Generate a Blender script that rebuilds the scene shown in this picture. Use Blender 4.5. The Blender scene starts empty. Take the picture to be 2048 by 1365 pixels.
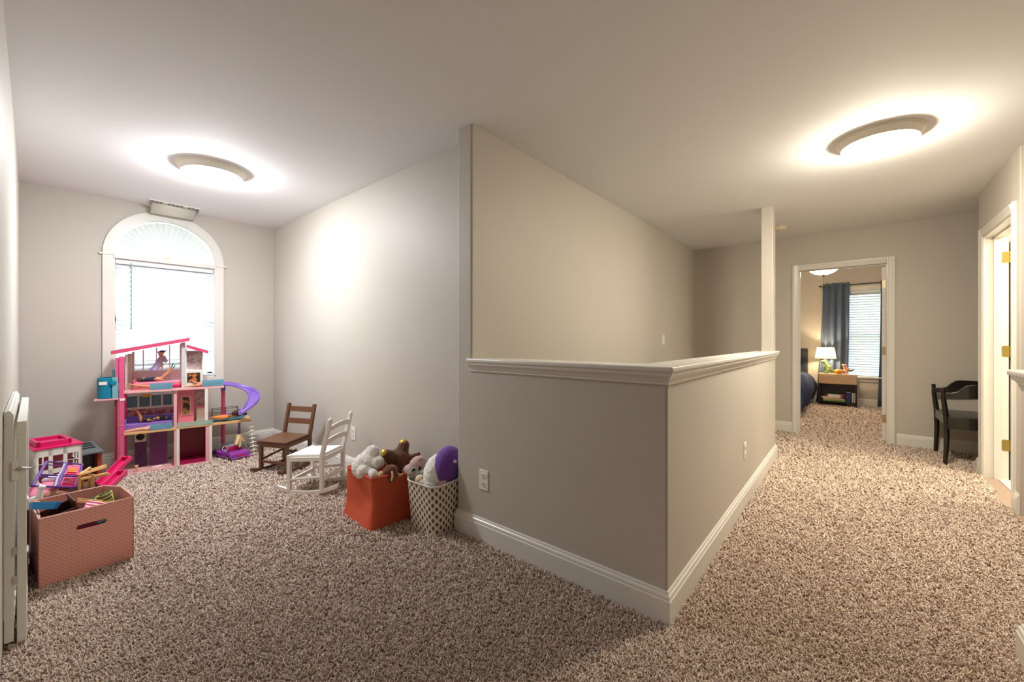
import bpy, bmesh, math, random
import numpy as np
from mathutils import Vector, Matrix, Euler, noise as mnoise

random.seed(7)
rng = np.random.default_rng(11)
SC = bpy.context.scene
COL = SC.collection
PI = math.pi
R = math.radians

# ------------------------------------------------------------------ camera, world, exposure
cam_d = bpy.data.cameras.new('camera')
cam_d.sensor_width = 36.0
cam_d.lens = 806.0 / 2048.0 * 36.0
cam_d.shift_y = -0.0012
cam_d.clip_start = 0.02
cam = bpy.data.objects.new('camera', cam_d)
COL.objects.link(cam)
cam.location = (0, 0, 1.16)
cam.rotation_euler = (R(90), 0, R(-49.866))
SC.camera = cam

world = bpy.data.worlds.new('sky')
SC.world = world
world.use_nodes = True
bg = world.node_tree.nodes['Background']
bg.inputs['Color'].default_value = (0.74, 0.87, 1.0, 1)
bg.inputs['Strength'].default_value = 6.5

SC.view_settings.view_transform = 'Standard'
SC.view_settings.look = 'None'
SC.view_settings.gamma = 1.0
SC.view_settings.use_curve_mapping = False
SC.view_settings.exposure = 0.92

LAMP_L = 88.0      # playroom ceiling lamp
LAMP_R = 120.0      # hall ceiling lamp

# ------------------------------------------------------------------ helpers
def lin(c):
    out = []
    for x in c[:3]:
        x /= 255.0
        out.append(x / 12.92 if x <= 0.04045 else ((x + 0.055) / 1.055) ** 2.4)
    return tuple(out) + (1.0,)

MATS = {}
def mat(name, rgb, rough=0.5, metal=0.0, bump=0.0, bscale=200.0, var=0.0, vscale=8.0, emit=0.0, ecol=None,
        trans=0.0, alpha=1.0, transl=0.0, spec=0.5, sheen=0.0, coat=0.0, grain=None):
    if name in MATS:
        return MATS[name]
    m = bpy.data.materials.new(name)
    m.use_nodes = True
    nt = m.node_tree
    N, L = nt.nodes, nt.links
    b = N['Principled BSDF']
    c = lin(rgb)
    b.inputs['Base Color'].default_value = c
    b.inputs['Roughness'].default_value = rough
    b.inputs['Metallic'].default_value = metal
    b.inputs['Specular IOR Level'].default_value = spec
    b.inputs['Transmission Weight'].default_value = trans
    b.inputs['Alpha'].default_value = alpha
    b.inputs['Sheen Weight'].default_value = sheen
    b.inputs['Coat Weight'].default_value = coat
    if emit:
        b.inputs['Emission Color'].default_value = lin(ecol or rgb)
        b.inputs['Emission Strength'].default_value = emit
    tc = None
    if bump or var or grain:
        tc = N.new('ShaderNodeTexCoord')
    if var or grain:
        n = N.new('ShaderNodeTexNoise')
        n.inputs['Scale'].default_value = vscale
        n.inputs['Detail'].default_value = 5
        if grain:
            mp = N.new('ShaderNodeMapping')
            mp.inputs['Scale'].default_value = grain
            L.new(tc.outputs['Object'], mp.inputs['Vector'])
            L.new(mp.outputs['Vector'], n.inputs['Vector'])
        else:
            L.new(tc.outputs['Object'], n.inputs['Vector'])
        mx = N.new('ShaderNodeMix')
        mx.data_type = 'RGBA'
        v = var or 0.3
        mx.inputs[6].default_value = tuple(x * (1 - v) for x in c[:3]) + (1,)
        mx.inputs[7].default_value = tuple(min(1, x * (1 + v)) for x in c[:3]) + (1,)
        L.new(n.outputs['Fac'], mx.inputs[0])
        L.new(mx.outputs[2], b.inputs['Base Color'])
    if bump:
        n2 = N.new('ShaderNodeTexNoise')
        n2.inputs['Scale'].default_value = bscale
        n2.inputs['Detail'].default_value = 3
        L.new(tc.outputs['Object'], n2.inputs['Vector'])
        bp = N.new('ShaderNodeBump')
        bp.inputs['Strength'].default_value = bump
        bp.inputs['Distance'].default_value = 0.004
        L.new(n2.outputs['Fac'], bp.inputs['Height'])
        L.new(bp.outputs['Normal'], b.inputs['Normal'])
    if transl:
        out = N['Material Output']
        t = N.new('ShaderNodeBsdfTranslucent')
        t.inputs['Color'].default_value = c
        ms = N.new('ShaderNodeMixShader')
        ms.inputs[0].default_value = transl
        L.new(b.outputs[0], ms.inputs[1])
        L.new(t.outputs[0], ms.inputs[2])
        L.new(ms.outputs[0], out.inputs['Surface'])
    MATS[name] = m
    return m

def clear_mat(name, rgb, fac=0.12, rough=0.05, tint=(255, 255, 255)):
    """thin see-through sheet: mostly straight-through light plus a little gloss and body colour"""
    if name in MATS:
        return MATS[name]
    m = bpy.data.materials.new(name)
    m.use_nodes = True
    N, L = m.node_tree.nodes, m.node_tree.links
    b = N['Principled BSDF']
    b.inputs['Base Color'].default_value = lin(rgb)
    b.inputs['Roughness'].default_value = rough
    t = N.new('ShaderNodeBsdfTransparent')
    t.inputs['Color'].default_value = lin(tint)
    ms = N.new('ShaderNodeMixShader')
    ms.inputs[0].default_value = fac
    L.new(t.outputs[0], ms.inputs[1])
    L.new(b.outputs[0], ms.inputs[2])
    L.new(ms.outputs[0], N['Material Output'].inputs['Surface'])
    MATS[name] = m
    return m

class MB:
    def __init__(s):
        s.v = []; s.f = []
    def add(s, vs, fs):
        o = len(s.v)
        s.v += [tuple(p) for p in vs]
        s.f += [tuple(i + o for i in f) for f in fs]
        return s
    def box(s, x0, x1, y0, y1, z0, z1):
        x0, x1 = min(x0, x1), max(x0, x1); y0, y1 = min(y0, y1), max(y0, y1); z0, z1 = min(z0, z1), max(z0, z1)
        vs = [(x0, y0, z0), (x1, y0, z0), (x1, y1, z0), (x0, y1, z0), (x0, y0, z1), (x1, y0, z1), (x1, y1, z1), (x0, y1, z1)]
        return s.add(vs, [(3, 2, 1, 0), (4, 5, 6, 7), (0, 1, 5, 4), (1, 2, 6, 5), (2, 3, 7, 6), (3, 0, 4, 7)])
    def obox(s, c, size, rot=(0, 0, 0)):
        m = Euler(rot).to_matrix(); c = Vector(c)
        hx, hy, hz = [k / 2 for k in size]
        vs = [c + m @ Vector(p) for p in ((-hx, -hy, -hz), (hx, -hy, -hz), (hx, hy, -hz), (-hx, hy, -hz), (-hx, -hy, hz), (hx, -hy, hz), (hx, hy, hz), (-hx, hy, hz))]
        return s.add(vs, [(3, 2, 1, 0), (4, 5, 6, 7), (0, 1, 5, 4), (1, 2, 6, 5), (2, 3, 7, 6), (3, 0, 4, 7)])
    def bar(s, p0, p1, w, h, up=(0, 0, 1), w1=None, h1=None):
        p0, p1 = Vector(p0), Vector(p1)
        d = (p1 - p0).normalized(); up = Vector(up)
        a = d.cross(up)
        if a.length < 1e-5:
            a = d.cross(Vector((1, 0, 0)))
        a.normalize(); b = a.cross(d).normalized()
        w1 = w if w1 is None else w1; h1 = h if h1 is None else h1
        vs = []
        for p, ww, hh in ((p0, w, h), (p1, w1, h1)):
            for i, j in ((-1, -1), (1, -1), (1, 1), (-1, 1)):
                vs.append(p + a * (i * ww / 2) + b * (j * hh / 2))
        return s.add(vs, [(0, 1, 2, 3), (7, 6, 5, 4), (0, 4, 5, 1), (1, 5, 6, 2), (2, 6, 7, 3), (3, 7, 4, 0)])
    def tube(s, pts, r, n=10, cap=True):
        pts = [Vector(p) for p in pts]
        rs = r if isinstance(r, (list, tuple)) else [r] * len(pts)
        prev = None; vs = []; k = len(pts)
        for i, p in enumerate(pts):
            d = (pts[min(i + 1, k - 1)] - pts[max(i - 1, 0)]).normalized()
            if prev is None:
                a = d.cross(Vector((0, 0, 1)))
                if a.length < 1e-3:
                    a = d.cross(Vector((1, 0, 0)))
            else:
                a = prev - d * prev.dot(d)
                if a.length < 1e-4:
                    a = d.cross(Vector((0.3, 1, 0.2)))
            a.normalize(); b = d.cross(a); prev = a
            for j in range(n):
                t = 2 * PI * j / n
                vs.append(p + (a * math.cos(t) + b * math.sin(t)) * rs[i])
        fs = []
        for i in range(k - 1):
            for j in range(n):
                j2 = (j + 1) % n
                fs.append((i * n + j, i * n + j2, (i + 1) * n + j2, (i + 1) * n + j))
        if cap:
            fs.append(tuple(range(n - 1, -1, -1)))
            fs.append(tuple((k - 1) * n + j for j in range(n)))
        return s.add(vs, fs)
    def lathe(s, prof, c=(0, 0, 0), n=32, m=None):
        vs = []; c = Vector(c)
        for r, z in prof:
            for j in range(n):
                t = 2 * PI * j / n
                p = Vector((max(r, 1e-5) * math.cos(t), max(r, 1e-5) * math.sin(t), z))
                vs.append(c + (m @ p if m else p))
        fs = []
        for i in range(len(prof) - 1):
            for j in range(n):
                j2 = (j + 1) % n
                fs.append((i * n + j, i * n + j2, (i + 1) * n + j2, (i + 1) * n + j))
        return s.add(vs, fs)
    def ell(s, c, r, rot=(0, 0, 0), nu=20, nv=12):
        if not isinstance(r, (list, tuple)):
            r = (r, r, r)
        m = Euler(rot).to_matrix(); c = Vector(c); vs = []
        for i in range(nv + 1):
            ph = -PI / 2 + PI * i / nv
            for j in range(nu):
                t = 2 * PI * j / nu
                p = Vector((r[0] * math.cos(ph) * math.cos(t), r[1] * math.cos(ph) * math.sin(t), r[2] * math.sin(ph)))
                vs.append(c + m @ p)
        fs = []
        for i in range(nv):
            for j in range(nu):
                j2 = (j + 1) % nu
                fs.append((i * nu + j, i * nu + j2, (i + 1) * nu + j2, (i + 1) * nu + j))
        return s.add(vs, fs)
    def prism(s, poly, vec):
        n = len(poly); vec = Vector(vec)
        vs = [Vector(p) for p in poly] + [Vector(p) + vec for p in poly]
        fs = [tuple(range(n - 1, -1, -1)), tuple(range(n, 2 * n))]
        for i in range(n):
            j = (i + 1) % n
            fs.append((i, j, n + j, n + i))
        return s.add(vs, fs)
    def mould(s, prof, p0, p1, nrm, m0=0, m1=0):
        """profile [(depth, z)] run along p0->p1 (xy), standing off in direction nrm; m = +1 outside mitre, -1 inside"""
        d = (Vector(p1) - Vector(p0)).normalized(); n = Vector(nrm)
        k = len(prof); vs = []
        for p, sg, m in ((Vector(p0), -1, m0), (Vector(p1), 1, m1)):
            for dep, z in prof:
                q = p + n * dep + d * (sg * m * dep)
                vs.append((q.x, q.y, z))
        fs = [tuple(range(k)), tuple(range(2 * k - 1, k - 1, -1))]
        for i in range(k):
            j = (i + 1) % k
            fs.append((i, k + i, k + j, j))
        return s.add(vs, fs)
    def extr(s, prof, o, au, av, aw):
        """2-D profile in axes au, av from origin o, pushed along aw"""
        o, au, av = Vector(o), Vector(au), Vector(av)
        return s.prism([o + au * a + av * b for a, b in prof], aw)
    def grid(s, pts):
        h, w = len(pts), len(pts[0])
        vs = [p for row in pts for p in row]
        fs = [(i * w + j, i * w + j + 1, (i + 1) * w + j + 1, (i + 1) * w + j) for i in range(h - 1) for j in range(w - 1)]
        return s.add(vs, fs)
    def build(s, name, m, parent=None, smooth=None, bevel=0, seg=2, solid=0, subd=0, fix=True):
        me = bpy.data.meshes.new(name)
        me.from_pydata([tuple(p) for p in s.v], [], s.f)
        if fix:
            b = bmesh.new(); b.from_mesh(me)
            bmesh.ops.recalc_face_normals(b, faces=b.faces)
            b.to_mesh(me); b.free()
        me.materials.append(m)
        if smooth is not None:
            me.polygons.foreach_set('use_smooth', [True] * len(me.polygons))
            if smooth < 180:
                me.set_sharp_from_angle(angle=R(smooth))
        o = bpy.data.objects.new(name, me)
        COL.objects.link(o)
        if parent is not None:
            o.parent = parent
        if solid:
            q = o.modifiers.new('solid', 'SOLIDIFY'); q.thickness = solid; q.offset = 0
        if bevel:
            q = o.modifiers.new('bevel', 'BEVEL'); q.width = bevel; q.segments = seg; q.limit_method = 'ANGLE'; q.angle_limit = R(40)
        if subd:
            q = o.modifiers.new('sub', 'SUBSURF'); q.levels = subd; q.render_levels = subd
        me.update()
        return o

def thing(name, label, cat, loc=(0, 0, 0), rz=0.0, group=None, rot=None):
    o = bpy.data.objects.new(name, None)
    o.empty_display_size = 0.05
    COL.objects.link(o)
    o.location = loc
    o.rotation_euler = rot if rot else (0, 0, rz)
    o['label'] = label; o['category'] = cat
    if group: o['group'] = group
    return o
def tag(o, label, cat, group=None):
    o['label'] = label; o['category'] = cat
    if group: o['group'] = group
    return o
def struct(o):
    o['kind'] = 'structure'
    return o
def put(o, loc, rz=0.0, rot=None):
    o.location = loc; o.rotation_euler = rot if rot else (0, 0, rz)
    return o
def dup(src, parent=None):
    c = src.copy(); COL.objects.link(c)
    if parent is not None: c.parent = parent
    for ch in src.children:
        dup(ch, c)
    return c

def blob(name, shapes, m, parent=None, voxel=0.006, smooth_it=3, noise_amp=0.0, noise_sc=60.0):
    """one continuous skin over ellipsoids ('e', c, r, rot) and tapered limbs ('c', p0, r0, p1, r1)"""
    b = MB()
    for sh in shapes:
        if sh[0] == 'e':
            b.ell(sh[1], sh[2], sh[3] if len(sh) > 3 else (0, 0, 0), 16, 10)
        else:
            p0, r0, p1, r1 = Vector(sh[1]), sh[2], Vector(sh[3]), sh[4]
            b.ell(p0, r0, nu=12, nv=8); b.ell(p1, r1, nu=12, nv=8)
            b.tube([p0, p1], [r0, r1], 12)
    me = bpy.data.meshes.new(name)
    me.from_pydata([tuple(p) for p in b.v], [], b.f)
    t = bpy.data.objects.new('tmp', me); COL.objects.link(t)
    q = t.modifiers.new('r', 'REMESH'); q.mode = 'VOXEL'; q.voxel_size = voxel
    q = t.modifiers.new('s', 'SMOOTH'); q.iterations = smooth_it; q.factor = 0.5
    dg = bpy.context.evaluated_depsgraph_get()
    nm = bpy.data.meshes.new_from_object(t.evaluated_get(dg))
    bpy.data.objects.remove(t); bpy.data.meshes.remove(me)
    nm.name = name
    if noise_amp:
        nv = len(nm.vertices)
        co = np.empty(nv * 3, np.float32); nm.vertices.foreach_get('co', co)
        no = np.empty(nv * 3, np.float32); nm.vertices.foreach_get('normal', no)
        co = co.reshape(-1, 3); no = no.reshape(-1, 3)
        am = np.array([mnoise.noise(Vector(p) * noise_sc) for p in co], np.float32)
        co += no * (am * noise_amp)[:, None]
        nm.vertices.foreach_set('co', co.ravel())
    nm.materials.clear(); nm.materials.append(m)
    nm.polygons.foreach_set('use_smooth', [True] * len(nm.polygons))
    o = bpy.data.objects.new(name, nm); COL.objects.link(o)
    if parent is not None: o.parent = parent
    return o

# ------------------------------------------------------------------ materials
WALL = mat('wall_paint', (196, 189, 179), 0.55, bump=0.06, bscale=160, var=0.02, vscale=3)
CEILM = mat('ceiling_paint', (240, 241, 242), 0.8, bump=0.05, bscale=220)
TRIM = mat('trim_white', (226, 223, 216), 0.32)
TRIMD = mat('gate_white', (222, 221, 213), 0.4, var=0.03, vscale=12)
PLATE = mat('plate_white', (236, 232, 224), 0.3)
PLATES = mat('slot_dark', (60, 55, 50), 0.5)
LAMPBASE = mat('lamp_base', (234, 228, 214), 0.4)
BRASS = mat('brass', (188, 168, 96), 0.25, metal=1.0)
BRASSD = mat('brass_dull', (190, 172, 140), 0.35, metal=1.0)
TILE = mat('bath_tile', (232, 230, 224), 0.25)
BLACKW = mat('black_wood', (26, 22, 20), 0.3, coat=0.3)
GLASS = clear_mat('window_glass', (230, 240, 245), 0.06, 0.02, (250, 251, 252))
SLAT = mat('blind_slat', (230, 235, 238), 0.45, transl=0.07)
SHADE = mat('fan_shade', (226, 228, 226), 0.8, transl=0.075)
CORD = mat('cord', (215, 215, 208), 0.7)
WAND = mat('wand', (150, 172, 170), 0.2)

# ------------------------------------------------------------------ large structure
H = 2.44
XK, YK = 1.665, 0.575       # knee wall faces
WX = 1.79                   # playroom side wall
WY = 5.13                   # window wall
XF = 6.09                   # far wall with bedroom door
YR = -0.85                  # right wall

fl = MB()
for a in ((-1.5, XK + 0.02, -2.4, WY + 0.1), (XK + 0.02, 4.5, -2.4, 0.70), (4.5, 6.25, -2.4, 1.75), (6.25, 9.45, -2.1, 2.5), (XK + 0.02, 1.9, 1.72, WY + 0.1)):
    fl.box(a[0], a[1], a[2], a[3], -0.25, 0.0)
CARPB = mat('carpet_base', (176, 152, 136), 0.95, var=0.3, vscale=160, bump=0.6, bscale=420)
floor = struct(fl.build('floor', CARPB))

cl = MB()
cl.box(-1.6, 9.5, -2.5, 5.4, H, 2.62)
struct(cl.build('ceiling', CEILM))

T = 2.52
def wall(name, boxes, m=WALL, bevel=0):
    b = MB()
    for a in boxes: b.box(*a)
    return struct(b.build(name, m, bevel=bevel, seg=4, smooth=35 if bevel else None))
wall('wall_left', [(-0.2, -0.075, 1.95, WY, 0, T)], bevel=0.012)
wall('wall_left_return', [(-1.5, -0.19, 1.95, 2.07, 0, T)])
wall('wall_playroom_right', [(WX, 1.9, 1.83, WY, 0, T)])
def wall_plan(name, plan, za, zb, bevel):
    b = MB(); b.prism([(x, y, za) for x, y in plan], (0, 0, zb - za))
    return struct(b.build(name, WALL, bevel=bevel, seg=4, smooth=35))
wall_plan('wall_stairwell', [(XK, 1.715), (6.12, 1.715), (6.12, 1.84), (XK, 1.84)], -2.85, T, 0.012)
wall_plan('wall_knee', [(XK, 1.73), (XK, YK), (4.71, YK), (4.71, 0.695), (1.785, 0.695), (1.785, 1.73)], -2.85, 1.03, 0.010)
wall('wall_post', [(4.55, 4.71, YK, 0.675, 1.04, T)], bevel=0.008)
wall('wall_stair_end', [(4.5, 4.62, 0.69, 1.73, -2.85, -0.01)])
wall('wall_far', [(XF, 6.21, 0.514, 1.85, 0, T), (XF, 6.21, -2.3, -0.312, 0, T), (XF, 6.21, -0.312, 0.514, 2.026, T)])
wall('wall_right', [(4.2, 4.35, -0.98, YR, 0, T), (5.17, 5.34, -0.98, YR, 0, T), (4.35, 5.17, -0.98, YR, 2.03, T)], bevel=0.004)
wall('wall_alcove', [(5.22, 5.34, -2.3, -0.98, 0, T)])
wall('wall_alcove_end', [(5.34, 6.1, -2.3, -2.2, 0, T)])
wall('wall_bath_end', [(4.2, 5.3, -2.5, -2.4, 0, T)], TILE)
wall('wall_bath_side', [(4.2, 4.3, -2.42, -0.98, 0, T)])
wall('wall_back_left', [(-1.5, -1.4, -2.3, 2.0, 0, T)])
wall('wall_back', [(-1.5, 4.25, -2.3, -2.2, 0, T)])
wall('wall_knee_right', [(0.6, 2.30, -0.595, -0.475, 0, 1.03)], bevel=0.008)
wall('wall_bedroom_window', [(9.3, 9.44, -2.1, -0.80, 0, T), (9.3, 9.44, 0.10, 2.5, 0, T), (9.3, 9.44, -0.8, 0.1, 0, 0.50), (9.3, 9.44, -0.8, 0.1, 2.03, T)])
wall('wall_bedroom_left', [(6.2, 9.4, 2.4, 2.5, 0, T)])
wall('wall_bedroom_right', [(6.2, 9.4, -2.1, -2.0, 0, T)])
wall('floor_lower', [(1.7, 4.6, 0.6, 1.8, -2.95, -2.8)], mat('lower_oak', (150, 110, 76), 0.35, grain=(3, 40, 40)))
bt = MB(); bt.box(4.3, 5.22, -2.4, -0.93, -0.05, 0.006)
struct(bt.build('floor_bathroom', TILE))

# stair flight going down behind the knee wall
st = MB()
for i in range(13):
    st.box(4.5 - 0.2 * (i + 1), 4.5 - 0.2 * i, 0.69, 1.73, -0.2 * (i + 1) - 0.25, -0.2 * (i + 1))
struct(st.build('floor_stairs', CARPB))

# window wall with arched opening
XC, RI, ZS = 0.848, 0.385, 1.94
ww = MB()
NA = 32
arc = [(XC - RI * math.cos(PI * i / NA), ZS + RI * math.sin(PI * i / NA)) for i in range(NA + 1)]
for y0, y1 in ((WY, WY + 0.13),):
    ww.box(-0.2, XC - RI, y0, y1, 0, T); ww.box(XC + RI, 1.9, y0, y1, 0, T); ww.box(XC - RI, XC + RI, y0, y1, 0, 0.78)
    for i in range(NA):
        (xa, za), (xb, zb) = arc[i], arc[i + 1]
        ww.prism([(xa, y0, za), (xb, y0, zb), (xb, y0, T), (xa, y0, T)], (0, y1 - y0, 0))
struct(ww.build('wall_window', WALL))

# baseboards
BP = [(0, 0), (0.017, 0), (0.017, 0.098), (0.013, 0.103), (0.014, 0.110), (0.012, 0.118), (0.007, 0.122), (0.006, 0.130), (0.003, 0.134), (0, 0.134)]
def base(name, runs):
    b = MB()
    for r in runs: b.mould(BP, *r)
    return struct(b.build(name, TRIM))
base('baseboard_knee', [((XK, 1.835), (XK, YK), (-1, 0), 1, 1), ((XK, YK), (4.71, YK), (0, -1), 1, 1), ((4.71, YK), (4.71, 0.695), (1, 0), 1, 0), ((WX, 1.835), (XK, 1.835), (0, 1), 0, 1)])
base('baseboard_playroom', [((WX, WY), (WX, 1.85), (-1, 0), -1, 0)])
base('baseboard_window', [((-0.075, WY), (WX, WY), (0, -1), -1, -1)])
base('baseboard_left', [((-0.075, 3.45), (-0.075, WY), (1, 0), 0, -1)])
base('baseboard_return', [((-1.4, 1.95), (-0.12, 1.95), (0, -1), 0, 0)])
base('baseboard_far', [((XF, 1.715), (XF, 0.566), (-1, 0), -1, 0), ((XF, -0.375), (XF, -2.2), (-1, 0), 0, -1)])
base('baseboard_right', [((4.2, YR), (4.285, YR), (0, 1), 0, 0), ((5.285, YR), (5.34, YR), (0, 1), 0, 1), ((5.34, YR), (5.34, -2.2), (1, 0), 1, -1)])
base('baseboard_knee_right', [((0.6, -0.475), (2.30, -0.475), (0, 1), 0, 1), ((2.30, -0.475), (2.30, -0.595), (1, 0), 1, 0)])
base('baseboard_bedroom', [((9.3, 2.4), (9.3, -2.0), (-1, 0), 0, 0)])

# knee wall caps: slab over a cove moulding
CP = [(0, 0.974), (0.005, 0.974), (0.008, 0.979), (0.007, 0.984), (0.011, 0.990), (0.013, 1.000), (0.019, 1.010), (0.026, 1.015), (0.027, 1.029), (0, 1.029)]
def cap(name, slabs, runs, loc=None):
    b = MB()
    for a in slabs: b.prism(a, (0, 0, 0.022))
    o = struct(b.build(name, TRIM, bevel=0.007, seg=3, smooth=40))
    c = MB()
    for r in runs: c.mould(CP, *r)
    c.build('cove_moulding', TRIM, o)
    return o
z0 = 1.028
cap('trim_1', [[(1.632, 1.735, z0), (1.632, 0.542, z0), (4.735, 0.542, z0), (4.735, 0.728, z0), (1.818, 0.728, z0), (1.818, 1.715, z0), (1.665, 1.715, z0), (1.665, 1.735, z0)]],
    [((XK, 1.725), (XK, YK), (-1, 0), 0, 1), ((XK, YK), (4.71, YK), (0, -1), 1, 1), ((4.71, YK), (4.71, 0.695), (1, 0), 1, 0)])
cap('trim_2', [[(0.6, -0.44, z0), (2.335, -0.44, z0), (2.335, -0.63, z0), (0.6, -0.63, z0)]],
    [((0.6, -0.475), (2.30, -0.475), (0, 1), 0, 1), ((2.30, -0.475), (2.30, -0.595), (1, 0), 1, 0)])

# door casings and jambs
CS = [(0, 0), (0, 0.006), (0.004, 0.011), (0.012, 0.012), (0.018, 0.010), (0.046, 0.015), (0.056, 0.019), (0.064, 0.019), (0.070, 0.014), (0.070, 0)]
def casing_x(name, x, sx, ya, yb, ztop):
    """casing on a wall of constant x; the opening runs ya..yb"""
    b = MB(); n = (sx, 0, 0)
    b.extr(CS, (x, ya, 0), (0, -1, 0), n, (0, 0, ztop + 0.07))
    b.extr(CS, (x, yb, 0), (0, 1, 0), n, (0, 0, ztop + 0.07))
    b.extr(CS, (x, ya, ztop), (0, 0, 1), n, (0, yb - ya, 0))
    return b
d1 = casing_x('c', XF, -1, -0.294, 0.498, 2.01)
j = struct(d1.build('door_1', TRIM))
jb = MB()
jb.box(XF - 0.002, 6.212, 0.499, 0.515, 0, 2.027); jb.box(XF - 0.002, 6.212, -0.313, -0.299, 0, 2.027); jb.box(XF - 0.002, 6.212, -0.31, 0.512, 2.013, 2.027)
jb.box(6.13, 6.165, 0.488, 0.501, 0, 2.014); jb.box(6.13, 6.165, -0.30, -0.294, 0, 2.014); jb.box(6.13, 6.165, -0.3, 0.49, 2.002, 2.014)
jb.build('door_jamb', TRIM, j)
d2 = MB()
for xx, s in ((4.35, -1), (5.17, 1)):
    d2.extr(CS, (xx, YR, 0), (s, 0, 0), (0, 1, 0), (0, 0, 2.10))
d2.extr(CS, (4.35, YR, 2.03), (0, 0, 1), (0, 1, 0), (0.82, 0, 0))
j2 = struct(d2.build('door_2', TRIM))
jb = MB()
jb.box(5.158, 5.172, -0.985, YR + 0.002, 0, 2.032); jb.box(4.348, 4.362, -0.985, YR + 0.002, 0, 2.032); jb.box(4.35, 5.17, -0.985, YR + 0.002, 2.018, 2.032)
jb.box(5.146, 5.16, -0.945, -0.905, 0, 2.02); jb.box(4.36, 4.374, -0.945, -0.905, 0, 2.02); jb.box(4.36, 5.16, -0.945, -0.905, 2.006, 2.02)
jb.build('door_jamb', TRIM, j2)

# door leaves, standing open
def leaf(name, w, h=1.985):
    t = bpy.data.objects.new(name, None); COL.objects.link(t); struct(t)
    b = MB(); b.box(0, w, -0.0175, 0.0175, 0.012, h); b.build('door_leaf', TRIM, t, bevel=0.002)
    for s in (-1, 1):
        for zz0, zz1 in ((0.18, 0.62), (0.72, 1.22), (1.32, 1.86)):
            for k in (0, 1):
                x0 = 0.1 + k * (w / 2 - 0.06)
                q = MB(); q.box(x0, x0 + w / 2 - 0.13, s * 0.0165, s * 0.021, zz0, zz1); q.build('door_panel', TRIM, t, bevel=0.004)
    return t
lf = leaf('door_3', 0.76)
put(lf, (6.222, -0.279, 0), R(-8.5))
def hinge(parent, name, c, m, rot):
    """leaf plate with clipped corners, knuckle barrel beside it, screws"""
    h = bpy.data.objects.new(name, None); COL.objects.link(h); h.parent = parent
    return h
def hinge_at(parent, c, m, au, av, n, w=0.035, h=0.09):
    o, au, av, n = Vector(c), Vector(au), Vector(av), Vector(n)
    b = MB()
    k = 0.008
    pl = [(-w / 2, -h / 2 + k), (-w / 2 + k, -h / 2), (w / 2, -h / 2), (w / 2, h / 2), (-w / 2 + k, h / 2), (-w / 2, h / 2 - k)]
    b.prism([o + au * x + av * y for x, y in pl], n * 0.003)
    hp = b.build('hinge', m, parent)
    q = MB()
    for i in range(5):
        z = -h / 2 + h * (i + 0.08) / 5; z1 = -h / 2 + h * (i + 0.92) / 5
        q.tube([o + au * (w / 2 + 0.005) + n * 0.004 + av * z, o + au * (w / 2 + 0.005) + n * 0.004 + av * z1], 0.0055, 10)
    q.build('hinge_knuckle', m, hp, smooth=40)
    s = MB()
    for x, y in ((-0.006, -0.03), (0.004, 0.0), (-0.006, 0.03)):
        s.lathe([(0.0, 0.0042), (0.0032, 0.0042), (0.0036, 0.003)], o + au * x + av * y, 8, Matrix((au, av, n)).transposed())
    s.build('hinge_screw', m, hp)
for zc in (1.79, 1.035, 0.265):
    # on the bedroom door's hinge edge, in the leaf's own frame
    hinge_at(lf, (-0.0005, 0.0, zc), BRASSD, (0, -1, 0), (0, 0, 1), (-1, 0, 0), 0.034, 0.09)
for zc, m in ((1.84, BRASS), (1.065, BRASS), (0.29, BRASS)):
    hinge_at(j2, (5.1585, -0.968, zc), m, (0, -1, 0), (0, 0, 1), (-1, 0, 0), 0.04, 0.092)
lf2 = leaf('door_4', 0.74, 2.0)
put(lf2, (5.178, -0.999, 0), R(-88))

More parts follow.
